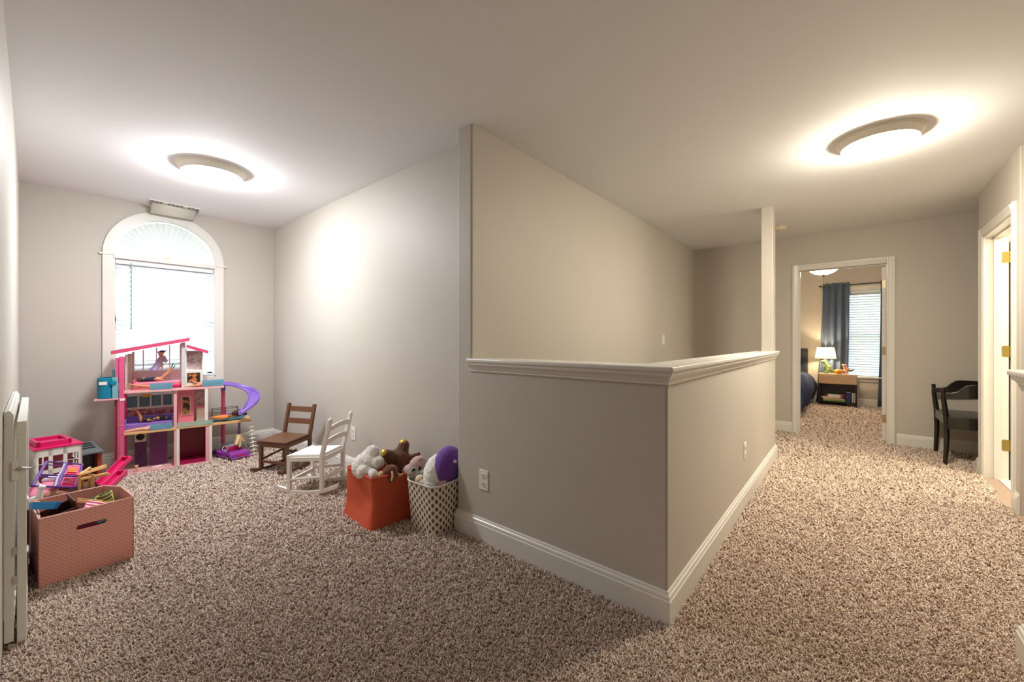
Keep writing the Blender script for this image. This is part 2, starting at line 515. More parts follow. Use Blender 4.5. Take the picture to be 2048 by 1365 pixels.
# ------------------------------------------------------------------ carpet pile
def carpet():
    fx, fy = math.sin(R(49.866)), math.cos(R(49.866))
    areas = [(-0.05, XK - 0.02, -1.3, 1.95), (-0.07, 1.78, 1.95, 5.11), (XK - 0.02, 4.70, -0.82, YK - 0.02), (4.70, 6.08, -0.84, 1.7), (6.08, 9.28, -0.9, 0.75), (-0.9, -0.05, -1.0, 1.93), (5.36, 6.08, -1.4, -0.84)]
    P, S = [], []
    for x0, x1, y0, y1 in areas:
        st = 0.25
        for gx in np.arange(x0, x1, st):
            for gy in np.arange(y0, y1, st):
                w, h = min(st, x1 - gx), min(st, y1 - gy)
                cx, cy = gx + w / 2, gy + h / 2
                dep = cx * fx + cy * fy
                dd = max(dep, 1.5)
                if dep < 1.1: dd = 2.4
                sc = min(max(dd / 1.75, 0.9), 3.4)
                n = int(w * h * 19000 / sc ** 2)
                if n <= 0: continue
                P.append(np.column_stack([rng.uniform(gx, gx + w, n), rng.uniform(gy, gy + h, n)]))
                S.append(np.full(n, sc))
    P = np.concatenate(P); S = np.concatenate(S)
    n = len(P)
    # drop tufts under the knee walls and stub
    ok = ~((P[:, 0] > XK - 0.016) & (P[:, 1] > YK - 0.016) & (P[:, 0] < 4.72) & (P[:, 1] < 0.71))
    ok &= ~((P[:, 0] > XK - 0.016) & (P[:, 0] < 4.55) & (P[:, 1] > 0.6) & (P[:, 1] < 1.85))
    ok &= ~((P[:, 0] < 2.32) & (P[:, 1] < -0.455) & (P[:, 0] > 0.55) & (P[:, 1] > -0.62))
    P, S = P[ok], S[ok]; n = len(P)
    ang = rng.uniform(0, 2 * PI, n)
    # slow drift of the lean direction, as in a brushed cut pile
    lean = rng.uniform(0.15, 0.95, n)
    ln = rng.uniform(0.011, 0.017, n) * np.sqrt(S)
    rad = rng.uniform(0.0024, 0.0036, n) * S
    ring = np.array([0, 2 * PI / 3, 4 * PI / 3])
    V = np.zeros((n, 10, 3), np.float32)
    tw = rng.uniform(0, 2 * PI, n)
    dx, dy = np.cos(ang), np.sin(ang)
    for lv, (t, rr) in enumerate(((0.0, 0.9), (0.55, 1.15), (0.92, 0.8))):
        off = lean * ln * t ** 1.6
        z = ln * t * np.sqrt(np.maximum(0.2, 1 - (lean * t * 0.7) ** 2))
        for k in range(3):
            a = tw + ring[k] + lv * 0.7
            V[:, lv * 3 + k, 0] = P[:, 0] + dx * off + np.cos(a) * rad * rr
            V[:, lv * 3 + k, 1] = P[:, 1] + dy * off + np.sin(a) * rad * rr
            V[:, lv * 3 + k, 2] = z - 0.002
    off = lean * ln
    V[:, 9, 0] = P[:, 0] + dx * off; V[:, 9, 1] = P[:, 1] + dy * off
    V[:, 9, 2] = ln * np.sqrt(np.maximum(0.2, 1 - (lean * 0.7) ** 2))
    quads = []
    for lv in (0, 1):
        for k in range(3):
            k2 = (k + 1) % 3
            quads.append((lv * 3 + k, lv * 3 + k2, lv * 3 + 3 + k2, lv * 3 + 3 + k))
    q = np.array(quads, np.int32)
    t3 = np.array([(6, 7, 9), (7, 8, 9), (8, 6, 9)], np.int32)
    base_i = (np.arange(n, dtype=np.int32) * 10)[:, None, None]
    Q = (q[None] + base_i).reshape(n, -1); T3 = (t3[None] + base_i).reshape(n, -1)
    loops = np.concatenate([Q, T3], axis=1).ravel()
    cnt = np.tile(np.array([4] * 6 + [3] * 3, np.int32), n)
    starts = np.concatenate([[0], np.cumsum(cnt)[:-1]]).astype(np.int32)
    me = bpy.data.meshes.new('carpet_pile')
    me.vertices.add(n * 10); me.vertices.foreach_set('co', V.reshape(-1))
    me.loops.add(len(loops)); me.loops.foreach_set('vertex_index', loops)
    me.polygons.add(len(cnt)); me.polygons.foreach_set('loop_start', starts); me.polygons.foreach_set('loop_total', cnt)
    me.polygons.foreach_set('use_smooth', np.ones(len(cnt), bool))
    me.update(calc_edges=True)
    pal = np.array([lin(c)[:3] for c in ((238, 218, 202), (228, 207, 190), (220, 197, 180), (205, 180, 163), (166, 138, 121), (244, 228, 214))])
    ix = rng.choice(len(pal), n, p=(0.27, 0.25, 0.19, 0.12, 0.07, 0.10))
    colr = pal[ix] * rng.uniform(0.9, 1.08, n)[:, None]
    ca = me.color_attributes.new('yarn', 'FLOAT_COLOR', 'POINT')
    arr = np.ones((n, 10, 4), np.float32); arr[:, :, :3] = colr[:, None, :]
    ca.data.foreach_set('color', arr.ravel())
    m = bpy.data.materials.new('carpet_yarn'); m.use_nodes = True
    b = m.node_tree.nodes['Principled BSDF']; b.inputs['Roughness'].default_value = 0.9
    b.inputs['Specular IOR Level'].default_value = 0.15; b.inputs['Sheen Weight'].default_value = 0.2
    at = m.node_tree.nodes.new('ShaderNodeAttribute'); at.attribute_name = 'yarn'
    m.node_tree.links.new(at.outputs['Color'], b.inputs['Base Color'])
    me.materials.append(m)
    o = bpy.data.objects.new('carpet_pile', me); COL.objects.link(o); o.parent = floor
    o['kind'] = 'stuff'
    print('tufts', n)
carpet()

# ------------------------------------------------------------------ arched window
W1 = bpy.data.objects.new('window_1', None); COL.objects.link(W1); struct(W1); W1.location = (XC, WY, 0.73)
def wpart(name, b, m, **k):
    o = b.build(name, m, W1, **k); o.location = (-XC, -WY, -0.73); return o
RO = 0.455
def archband(b, ri, ro, y0, y1, n=32):
    for i in range(n):
        a0, a1 = PI * i / n, PI * (i + 1) / n
        p = lambda r, a: (XC - r * math.cos(a), y0, ZS + r * math.sin(a))
        b.prism([p(ri, a0), p(ri, a1), p(ro, a1), p(ro, a0)], (0, y1 - y0, 0))
b = MB(); archband(b, RI, RO, WY - 0.018, WY + 0.002); wpart('arch_casing', b, TRIM)
b = MB(); archband(b, RI - 0.012, RI + 0.001, WY - 0.010, WY + 0.13); wpart('arch_reveal', b, TRIM)
for s in (-1, 1):
    b = MB(); b.box(XC + s * RI, XC + s * RO, WY - 0.018, WY + 0.002, 0.70, ZS); wpart('side_casing', b, TRIM, bevel=0.002)
    b = MB(); b.box(XC + s * (RI - 0.012), XC + s * (RI + 0.001), WY - 0.01, WY + 0.13, 0.76, ZS); wpart('side_reveal', b, TRIM)
    b = MB(); b.box(XC + s * (RI - 0.012), XC + s * (RO + 0.022), WY - 0.024, WY + 0.0, ZS - 0.012, ZS + 0.004); wpart('spring_block', b, TRIM, bevel=0.002)
b = MB(); b.box(XC - RI, XC + RI, WY - 0.018, WY + 0.002, 0.70, 0.775); wpart('bottom_casing', b, TRIM, bevel=0.002)
b = MB(); b.box(XC - RI, XC + RI, WY - 0.01, WY + 0.13, 0.765, 0.785); wpart('window_sill', b, TRIM)
b = MB(); b.box(XC - RI, XC + RI, WY - 0.02, WY + 0.11, ZS - 0.035, ZS + 0.004); wpart('transom_bar', b, TRIM, bevel=0.002)
ys = WY + 0.10
for z0_, z1_ in ((0.785, 1.36), (1.335, 1.91)):
    b = MB(); x0, x1 = XC - RI + 0.012, XC + RI - 0.012
    yy = ys - 0.02 if z0_ < 1 else ys
    b.box(x0, x0 + 0.04, yy, yy + 0.02, z0_, z1_); b.box(x1 - 0.04, x1, yy, yy + 0.02, z0_, z1_)
    b.box(x0, x1, yy, yy + 0.02, z0_, z0_ + 0.04); b.box(x0, x1, yy, yy + 0.02, z1_ - 0.035, z1_)
    wpart('sash', b, TRIM)
    b = MB()
    for k in (1, 2):
        xm = x0 + (x1 - x0) * k / 3; b.box(xm - 0.009, xm + 0.009, yy + 0.004, yy + 0.016, z0_, z1_)
    zm = (z0_ + z1_) / 2; b.box(x0, x1, yy + 0.004, yy + 0.016, zm - 0.009, zm + 0.009)
    wpart('muntin', b, TRIM)
    for k in range(3):
        for r in range(2):
            b = MB(); w = (x1 - x0) / 3; hh = (z1_ - z0_) / 2
            b.box(x0 + k * w + .005, x0 + (k + 1) * w - .005, yy + 0.008, yy + 0.012, z0_ + r * hh + .005, z0_ + (r + 1) * hh - .005); wpart('pane', b, GLASS)
b = MB()
b.prism([(XC - (RI - .012) * math.cos(PI * i / 32), ys, ZS + (RI - .012) * math.sin(PI * i / 32)) for i in range(33)], (0, 0.004, 0))
wpart('arch_pane', b, GLASS)

# horizontal blind
def blind(name, label, x0, x1, y, ztop, zbot, pitch, tilt, axis='x', wand=None, ladders=3):
    t = thing(name, label, 'window blind', (0, 0, 0))
    P = (lambda a, d, z: (a, y + d, z)) if axis == 'x' else (lambda a, d, z: (y + d, a, z))
    L = x1 - x0; cx = (x0 + x1) / 2
    t.location = P(cx, 0, zbot)
    hr = MB(); hr.box(-L / 2, L / 2, -0.025, 0.025, ztop - zbot - 0.045, ztop - zbot)
    rz = 0 if axis == 'x' else R(90)
    t.rotation_euler = (0, 0, rz)
    hr.build('headrail', SLAT, t, bevel=0.002)
    sm = MB(); w = 0.05; k = 6
    rows = [[], []]
    prof = [(-w / 2 + w * i / k, 0.003 * (1 - (2 * i / k - 1) ** 2)) for i in range(k + 1)]
    top = [Vector((0, a, b_)) for a, b_ in prof]; bot = [Vector((0, a, b_ - 0.0026)) for a, b_ in reversed(prof)]
    rot = Matrix.Rotation(tilt, 3, 'X')
    sm.prism([Vector((-L / 2 + 0.006, 0, 0)) + rot @ p for p in top + bot], (L - 0.012, 0, 0))
    n = int((ztop - zbot - 0.075) / pitch)
    first = None
    for i in range(n + 1):
        if first is None:
            s = sm.build('slat', SLAT, t); first = s
        else:
            s = first.copy(); COL.objects.link(s); s.parent = t
        s.location = (0, 0, ztop - zbot - 0.06 - i * pitch)
    br = MB(); br.box(-L / 2 + .004, L / 2 - .004, -0.025, 0.025, 0, 0.016); br.build('bottom_rail', SLAT, t, bevel=0.003)
    for q in range(ladders):
        xx = -L / 2 + L * (0.18 + 0.64 * q / (ladders - 1))
        c = MB()
        for dy in (-0.024, 0.024):
            c.tube([(xx, dy, 0.01), (xx, dy, ztop - zbot - 0.03)], 0.0011, 5)
        c.build('ladder_cord', CORD, t)
    if wand is not None:
        c = MB(); c.tube([(wand - cx, -0.032, ztop - zbot - 0.03), (wand - cx, -0.034, ztop - zbot - 0.65)], 0.004, 8); c.build('tilt_wand', WAND, t, smooth=40)
    return t
blind('window_blind', 'white slatted blind with a long tilt wand behind the dollhouse', XC - RI + .016, XC + RI - .016, WY + 0.035, 1.905, 0.79, 0.0435, R(57), 'x', wand=0.585)

# pleated fan shade in the arch
t = thing('arch_fan_shade', 'white pleated half-round fan shade in the arched window top', 'window shade', (XC, WY + 0.05, ZS + 0.006))
NP = 46
rows = [[], []]
for i in range(NP + 1):
    a = PI * i / NP
    d = 0.012 if i % 2 else -0.012
    rows[0].append((-0.012 * math.cos(a), 0, 0.012 * math.sin(a)))
    rr = RI - 0.03
    rows[1].append((-rr * math.cos(a), d, rr * math.sin(a) + 0.004))
b = MB(); b.grid(rows); b.build('pleated_fabric', SHADE, t)
b = MB(); b.lathe([(0.0, 0.0), (0.028, 0.0), (0.03, 0.004), (0.026, 0.012), (0.0, 0.014)], (0, -0.014, 0), 20, Matrix.Rotation(R(90), 3, 'X')); b.build('hub_clip', mat('cream_plastic', (224, 206, 168), 0.4), t, smooth=40)
b = MB(); b.box(-RI + 0.02, RI - 0.02, -0.012, 0.012, -0.004, 0.006); b.build('bottom_strip', MATS['cream_plastic'], t)

# ------------------------------------------------------------------ ceiling fixtures
def ceiling_lamp(label, x, y, z, strength, ecol=(255, 240, 216)):
    t = thing('ceiling_lamp', label, 'ceiling lamp', (x, y, z))
    b = MB()
    b.lathe([(0.0, 0.0), (0.215, 0.0), (0.217, -0.006), (0.208, -0.010), (0.210, -0.016), (0.204, -0.020), (0.200, -0.030), (0.190, -0.042), (0.186, -0.046), (0.188, -0.051), (0.181, -0.054), (0.172, -0.054), (0.170, -0.048)], (0, 0, 0), 64)
    b.build('base_ring', LAMPBASE, t, smooth=35)
    b = MB()
    prof = [(0.171 * math.cos(PI / 2 * k / 10), -0.050 - 0.068 * math.sin(PI / 2 * k / 10)) for k in range(11)]
    b.lathe(prof, (0, 0, 0), 48)
    m = mat('dome_glow_%d' % int(strength * 10), (250, 246, 238), 0.4, emit=strength, ecol=ecol)
    b.build('glass_dome', m, t, smooth=180)
    return t
ceiling_lamp('lit flush dome lamp on the playroom ceiling near the arched window', 0.863, 3.656, H, LAMP_L, (248, 251, 255))
ceiling_lamp('lit flush dome lamp on the hall ceiling towards the bedroom', 3.43, -0.13, H, LAMP_R, (255, 244, 222))
bath_lamp = ceiling_lamp('lit flush dome lamp in the bathroom', 4.86, -1.75, H, 80.0, (255, 244, 216))
bath_lamp.name = 'bathroom_lamp_offscreen'

# ceiling air vent with a curved deflector
t = thing('ceiling_vent', 'white ceiling air vent with clear deflector above the arched window', 'air vent', (0.865, 4.93, H), 0)
b = MB(); b.box(-0.19, 0.19, -0.065, 0.065, -0.006, 0.002); b.build('vent_plate', PLATE, t, bevel=0.002)
for k in range(12):
    b = MB(); x = -0.165 + 0.03 * k
    if k in (3, 8): continue
    b.obox((x, -0.028, -0.007), (0.024, 0.05, 0.002), (0, R(8), 0)); b.build('louver', mat('vent_dark', (120, 122, 120), 0.5), t)
b = MB()
rows = []
for i in range(9):
    a = i / 8
    yy = 0.012 + 0.10 * a; zz = -0.010 - 0.075 * a - 0.012 * math.sin(PI * a)
    rows.append([(-0.16, yy, zz), (0.16, yy, zz)])
b.grid(rows)
b.build('deflector', mat('deflector_plastic', (240, 238, 226), 0.25, transl=0.3), t, solid=0.003, smooth=180)
for s in (-1, 1):
    b = MB(); b.prism([(s * 0.16, 0.012, -0.010), (s * 0.16, 0.112, -0.085), (s * 0.16, 0.10, -0.006), (s * 0.16, 0.012, -0.006)], (0.003, 0, 0)); b.build('deflector_end', MATS['deflector_plastic'], t)
    b = MB(); b.box(s * 0.172 - 0.008, s * 0.172 + 0.008, -0.02, 0.015, -0.03, -0.003); b.build('magnet_clip', mat('clip_grey', (120, 116, 108), 0.5), t, bevel=0.002)

t = thing('smoke_detector', 'small round cream smoke detector on the hall ceiling', 'smoke detector', (5.46, 0.62, H))
b = MB(); b.lathe([(0, 0), (0.068, 0), (0.068, -0.010), (0.060, -0.014), (0.058, -0.034), (0.048, -0.040), (0.0, -0.041)], (0, 0, 0), 32); b.build('body', mat('detector_cream', (226, 214, 190), 0.45), t, smooth=35)
b = MB(); b.lathe([(0, -0.046), (0.012, -0.046), (0.014, -0.040), (0.014, -0.038)], (0.02, 0, 0), 16); b.build('test_button', PLATE, t, smooth=35)

# outlets and switch
def outlet(label, loc, rz):
    t = thing('wall_outlet', label, 'outlet', loc, rz)       # faces local -y
    b = MB(); b.box(-0.036, 0.036, -0.005, 0.002, -0.058, 0.058); b.build('cover_plate', PLATE, t, bevel=0.003)
    for z in (-0.024, 0.024):
        b = MB(); b.lathe([(0, 0.0075), (0.015, 0.0075), (0.0168, 0.006), (0.0168, 0.003)], (0, 0, z), 20, Matrix.Rotation(R(90), 3, 'X')); sk = b.build('socket', PLATE, t, smooth=35)
        q = MB(); q.box(-0.0075, -0.0045, -0.0082, -0.007, z + 0.000, z + 0.009); q.box(0.0045, 0.0075, -0.0082, -0.007, z + 0.001, z + 0.008); q.obox((0, -0.0076, z - 0.007), (0.005, 0.0012, 0.005)); q.build('slot', PLATES, sk)
    b = MB(); b.lathe([(0, 0.0065), (0.0028, 0.0065), (0.0032, 0.005)], (0, 0, 0), 10, Matrix.Rotation(R(90), 3, 'X')); b.build('screw', PLATE, t)
    return t
outlet('white duplex outlet on the knee wall face beside the patterned basket', (XK, 1.615, 0.355), R(-90))
outlet('white duplex outlet on the hall side of the knee wall', (3.22, YK, 0.38), 0)
outlet('white duplex outlet on the playroom wall behind the white rocking chair', (WX, 3.31, 0.345), R(-90))
t = thing('light_switch', 'white toggle light switch on the stairwell wall', 'light switch', (4.83, 1.715, 1.16), 0)
b = MB(); b.box(-0.036, 0.036, -0.006, 0.002, -0.058, 0.058); b.build('cover_plate', PLATE, t, bevel=0.003)
b = MB(); b.obox((0, -0.011, -0.004), (0.009, 0.014, 0.018), (R(25), 0, 0)); b.build('toggle', PLATE, t, bevel=0.001)

# ------------------------------------------------------------------ folding gate against the left wall
gate = thing('safety_gate', 'white wooden folding safety gate folded flat against the left wall', 'gate', (-0.045, 2.42, 0))
def gate_leaf(x0, x1, y1, zb, zt, rounded):
    tp = bpy.data.objects.new('gate_leaf', None); COL.objects.link(tp); tp.parent = gate
    def p(nm, b, **k): return b.build(nm, TRIMD, tp, **k)
    b = MB(); b.box(x0, x1, 0, 0.05, zb, zt - 0.05); p('stile', b, bevel=0.002)
    b = MB(); b.box(x0, x1, y1 - 0.05, y1, zb, zt - 0.05); p('stile', b, bevel=0.002)
    b = MB()
    xm = (x0 + x1) / 2; w = x1 - x0
    if rounded:
        pr = [(x0, zt - 0.05), (x1, zt - 0.05), (x1, zt - 0.018), (x1 - w * .15, zt - 0.012), (x1 - w * .3, zt - 0.003), (xm, zt), (x0 + w * .3, zt - 0.003), (x0, zt - 0.006)]
    else:
        pr = [(x0, zt - 0.05), (x1, zt - 0.05), (x1, zt), (x0, zt)]
    b.prism([(x, 0, z) for x, z in pr], (0, y1, 0)); p('top_rail', b, bevel=0.0015)
    b = MB(); b.box(x0, x1, 0.05, y1 - 0.05, zb + 0.02, zb + 0.07); p('bottom_rail', b)
    n = 8
    for i in range(n):
        yy = 0.05 + (y1 - 0.1) * (i + 1) / (n + 1)
        b = MB(); b.box(xm - 0.006, xm + 0.006, yy - 0.016, yy + 0.016, zb + 0.06, zt - 0.045); p('slat', b)
gate_leaf(-0.028, -0.004, 0.92, 0.02, 0.893, True)
gate_leaf(0.003, 0.027, 1.0, 0.008, 0.849, False)
b = MB(); b.box(-0.010, 0.006, -0.006, 0.001, 0.628, 0.700); hk = b.build('latch_plate', mat('latch_white', (232, 230, 222), 0.35), gate, bevel=0.002)
b = MB(); b.tube([(0.004, -0.004, 0.668), (0.012, -0.012, 0.674), (0.024, -0.014, 0.670), (0.034, -0.010, 0.668), (0.05, -0.008, 0.670)], [0.006, 0.006, 0.0045, 0.003, 0.002], 10); b.build('latch_hook', mat('steel', (200, 198, 192), 0.3, metal=1), hk, smooth=40)
for z in (0.25, 0.36):
    b = MB(); b.obox((0.0, -0.002, z), (0.012, 0.004, 0.03)); b.build('fold_hinge', MATS['steel'], gate)

# ------------------------------------------------------------------ children's rocking chairs
def rocking_chair(label, loc, rz, wood, tilt, curved, W=0.29, D=0.27, SH=0.275, BH=0.545):
    t = thing('rocking_chair', label, 'chair', loc, rot=(tilt, 0, rz))
    w2, d2 = W / 2, D / 2
    leg = 0.027
    def rock_z(y): return 0.62 - math.sqrt(0.62 ** 2 - y * y) if abs(y) < 0.6 else 0.1
    for s in (-1, 1):
        x = s * w2
        top, bot = [], []
        for k in range(15):
            y = -0.235 + 0.49 * k / 14
            z = rock_z(y)
            bot.append((x - 0.011, y, z)); top.append((x - 0.011, y, z + 0.030))
        b = MB(); b.prism(bot + top[::-1], (0.022, 0, 0)); b.build('rocker', wood, t, bevel=0.003)
        b = MB(); b.bar((x, -d2, rock_z(-d2) + 0.012), (x * 0.97, -d2 + 0.01, SH + (0.012 if curved else -0.004)), leg, leg, (0, 1, 0)); b.build('leg', wood, t, bevel=0.003)
        b = MB()
        pts = [(x, d2 - 0.02, rock_z(d2) + 0.012), (x, d2 - 0.005, SH), (x, d2 + 0.075, BH)]
        b.bar(pts[0], pts[1], leg, leg, (0, 1, 0)); b.bar((pts[1][0], pts[1][1] - 0.002, pts[1][2] - 0.01), pts[2], leg, leg, (0, 1, 0))
        b.build('back_post', wood, t, bevel=0.003)
        if curved:
            b = MB(); b.lathe([(0, 0.012), (0.010, 0.010), (0.017, 0.0), (0.016, -0.01), (0.0, -0.01)], (x, d2 + 0.076, BH + 0.004), 12); b.build('post_cap', wood, t, smooth=40)
        # side stretchers
        b = MB()
        b.tube([(x, -d2 + 0.004, 0.115), (x, d2 - 0.012, 0.135)], 0.0095, 10); b.build('stretcher', wood, t, smooth=40)
        b = MB(); b.bar((x, -d2 + 0.006, SH - 0.02), (x, d2 - 0.006, SH - 0.02), 0.018, 0.03); b.build('seat_rail', wood, t)
    b = MB(); b.box(-w2 - 0.008, w2 + 0.008, -d2 - 0.014, d2 - 0.018, SH, SH + 0.016) if not curved else b.box(-w2 + 0.012, w2 - 0.012, -d2 - 0.002, d2 - 0.008, SH - 0.012, SH + 0.012)
    b.build('seat', wood if not curved else mat('woven_white', (236, 234, 228), 0.6, bump=0.5, bscale=300), t, bevel=0.004)
    for y, z in ((-d2 + 0.004, 0.10), (d2 - 0.012, 0.11)):
        b = MB()
        b.bar((-w2, y, z), (w2, y, z), 0.016, 0.028 if curved else 0.020); b.build('stretcher', wood, t)
    for y, z in ((-d2 + 0.006, SH - 0.024), (d2 - 0.006, SH - 0.024)):
        b = MB(); b.bar((-w2, y, z), (w2, y, z), 0.018, 0.034); b.build('seat_rail', wood, t)
    for zc, hh in ((BH - 0.05, 0.045), (BH - 0.155, 0.045)) if not curved else ((BH - 0.07, 0.040), (BH - 0.165, 0.040)):
        f = (zc - SH) / (BH - SH)
        yb = d2 - 0.005 + 0.08 * f
        b = MB(); front, back = [], []
        n = 10
        rows = []
        pts = []
        for i in range(n + 1):
            a = i / n; x = -w2 + W * a
            bow = 0.016 * math.sin(PI * a) if curved else 0
            arch = 0.020 * math.sin(PI * a) if curved else 0
            rows.append([(x, yb - 0.006 + bow - 0.002, zc - hh / 2 + arch), (x, yb - 0.006 + bow + 0.012, zc + hh / 2 + arch), (x, yb + 0.006 + bow + 0.012, zc + hh / 2 + arch), (x, yb + 0.006 + bow - 0.002, zc - hh / 2 + arch), (x, yb - 0.006 + bow - 0.002, zc - hh / 2 + arch)])
        b.grid(rows); b.build('back_slat', wood, t)
    return t
BROWNW = mat('walnut_wood', (104, 68, 44), 0.4, grain=(20, 20, 3), var=0.35, vscale=6)
WHITEW = mat('white_painted_wood', (236, 232, 224), 0.35)
rocking_chair("brown wooden child's rocking chair with ladder back", (1.475, 3.90, 0.0), R(294), BROWNW, R(4), False)
rocking_chair("white painted child's rocking chair with curved back slats", (1.435, 3.19, 0.002), R(213), WHITEW, R(3), True, 0.29, 0.28, 0.285, 0.55)

# ------------------------------------------------------------------ soft bins
def rrect(cx, cy, hx, hy, r, n=5):
    pts = []
    for qx, qy, a0 in ((1, 1, 0), (-1, 1, 90), (-1, -1, 180), (1, -1, 270)):
        for k in range(n + 1):
            a = R(a0 + 90 * k / n)
            pts.append((cx + qx * (hx - r) + r * math.cos(a), cy + qy * (hy - r) + r * math.sin(a)))
    return pts
def loft_bin(name, rings, m, parent, thick=0.008, dense=0):
    """rings: list of (list of (x,y), list of z or z).  Outer skin, rim, inner skin, floor; perimeter/height UVs"""
    vs, fs, uv = [], [], []
    n = len(rings[0][0]); k = len(rings)
    allr = []
    for pts, z in rings:
        zz = z if isinstance(z, (list, tuple)) else [z] * n
        allr.append([(p[0], p[1], q) for p, q in zip(pts, zz)])
    inner = []
    for ring in reversed(allr):
        cx = sum(p[0] for p in ring) / n; cy = sum(p[1] for p in ring) / n
        rr = []
        for x, y, z in ring:
            d = math.hypot(x - cx, y - cy); f = max(0, (d - thick) / d)
            rr.append((cx + (x - cx) * f, cy + (y - cy) * f, max(z, 0.012)))
        inner.append(rr)
    seq = allr + inner
    per = [0]
    r0 = allr[-1]
    for i in range(n):
        per.append(per[-1] + (Vector(r0[(i + 1) % n]) - Vector(r0[i])).length)
    for ring in seq: vs += ring
    K = len(seq)
    for i in range(K - 1):
        for j_ in range(n):
            j2 = (j_ + 1) % n
            fs.append((i * n + j_, i * n + j2, (i + 1) * n + j2, (i + 1) * n + j_))
            uv.append([(per[j_], seq[i][j_][2]), (per[j_ + 1], seq[i][j2][2]), (per[j_ + 1], seq[i + 1][j2][2]), (per[j_], seq[i + 1][j_][2])])
    fs.append(tuple(range(n - 1, -1, -1))); uv.append([(0, 0)] * n)
    fs.append(tuple((K - 1) * n + i for i in range(n))); uv.append([(0, 0)] * n)
    me = bpy.data.meshes.new(name); me.from_pydata(vs, [], fs)
    l = me.uv_layers.new(name='UVMap'); d = [c for f in uv for p in f for c in p]
    l.data.foreach_set('uv', d)
    me.polygons.foreach_set('use_smooth', [True] * len(me.polygons)); me.set_sharp_from_angle(angle=R(50))
    me.materials.append(m); me.update()
    o = bpy.data.objects.new(name, me); COL.objects.link(o); o.parent = parent
    return o

def lattice_mat(name, ground, dark, px, pz, kx, kz, rough=0.8, soft=0.06, thr=0.5, bump=0.2):
    """offset lattice of soft diamonds on the perimeter/height UV"""
    m = bpy.data.materials.new(name); m.use_nodes = True
    N, L = m.node_tree.nodes, m.node_tree.links
    b = N['Principled BSDF']; b.inputs['Roughness'].default_value = rough; b.inputs['Specular IOR Level'].default_value = 0.25
    uvn = N.new('ShaderNodeUVMap'); uvn.uv_map = 'UVMap'
    sp = N.new('ShaderNodeSeparateXYZ'); L.new(uvn.outputs[0], sp.inputs[0])
    def op(o, a, c=None):
        n = N.new('ShaderNodeMath'); n.operation = o
        for i, q in enumerate((a, c)):
            if q is None: continue
            if isinstance(q, (int, float)): n.inputs[i].default_value = q
            else: L.new(q, n.inputs[i])
        return n.outputs[0]
    res = None
    for sh in (0.0, 0.5):
        fx = op('FRACT', op('ADD', op('DIVIDE', sp.outputs[0], px), 10 + sh))
        fz = op('FRACT', op('ADD', op('DIVIDE', sp.outputs[1], pz), 10 + sh))
        ax = op('MULTIPLY', op('ABSOLUTE', op('SUBTRACT', fx, 0.5)), kx)
        az = op('MULTIPLY', op('ABSOLUTE', op('SUBTRACT', fz, 0.5)), kz)
        d = op('POWER', op('ADD', op('POWER', ax, 1.4), op('POWER', az, 1.4)), 1 / 1.4)
        res = d if res is None else op('MINIMUM', res, d)
    cr = N.new('ShaderNodeValToRGB')
    cr.color_ramp.elements[0].position = max(0, thr - soft); cr.color_ramp.elements[1].position = thr + soft
    cr.color_ramp.elements[0].color = lin(dark); cr.color_ramp.elements[1].color = lin(ground)
    L.new(res, cr.inputs[0]); L.new(cr.outputs[0], b.inputs['Base Color'])
    return m

# pink perforated toy bin
PINKBIN = lattice_mat('pink_perforated_fabric', (226, 162, 148), (168, 106, 94), 0.018, 0.018, 1.0, 1.0, soft=0.05, thr=0.13)
pb = thing('toy_bin', 'dusty pink perforated fabric toy bin with a handle slot', 'bin', (0.162, 3.06, 0), R(5))
hx, hy = 0.163, 0.175
def side_panel(b, uvs, p, q, z0, z1, hole=None):
    pass
def panel_mesh(name, p, q, z0, z1, m, parent, slot=None, bow=0.0):
    """a stiff fabric side from p to q (xy), optional rounded slot (u0,u1,z0,z1)"""
    P_, Q_ = Vector(p), Vector(q); L_ = (Q_ - P_).length; d = (Q_ - P_) / L_; nrm = Vector((d.y, -d.x))
    us = [0, L_] if not slot else None
    quads = []
    NU, NZ = 24, 10
    if not slot:
        for i in range(NU):
            quads.append([(L_ * i / NU, z0), (L_ * (i + 1) / NU, z0), (L_ * (i + 1) / NU, z1), (L_ * i / NU, z1)])
    else:
        u0, u1, s0, s1 = slot
        xs_ = [0] + [u0 + (u1 - u0) * k / 12 for k in range(13)] + [L_]
        c = (s0 + s1) / 2; hh = (s1 - s0) / 2
        def half(u):
            r = hh; e = min(u - u0, u1 - u)
            return hh * (1 if e >= r else math.sqrt(max(0, 1 - ((r - e) / r) ** 2)))
        for a, b_ in zip(xs_[:-1], xs_[1:]):
            if b_ <= u0 + 1e-6 or a >= u1 - 1e-6:
                quads.append([(a, z0), (b_, z0), (b_, z1), (a, z1)])
            else:
                quads.append([(a, z0), (b_, z0), (b_, c - half(b_)), (a, c - half(a))])
                quads.append([(a, c + half(a)), (b_, c + half(b_)), (b_, z1), (a, z1)])
    vs, fs, uv = [], [], []
    for qd in quads:
        o = len(vs)
        for u, z in qd:
            bb = bow * math.sin(PI * u / L_) * math.sin(PI * min(1, z / z1) * 0.5)
            pt = P_ + d * u + nrm * bb
            vs.append((pt.x, pt.y, z)); uv += [u + p[0] * 3, z]
        fs.append((o, o + 1, o + 2, o + 3))
    me = bpy.data.meshes.new(name); me.from_pydata(vs, [], fs)
    l = me.uv_layers.new(name='UVMap'); l.data.foreach_set('uv', uv); me.materials.append(m)
    o = bpy.data.objects.new(name, me); COL.objects.link(o); o.parent = parent
    w = o.modifiers.new('weld', 'WELD'); w.merge_threshold = 1e-5
    sd = o.modifiers.new('solid', 'SOLIDIFY'); sd.thickness = 0.004; sd.offset = -1
    return o
BH_ = 0.33
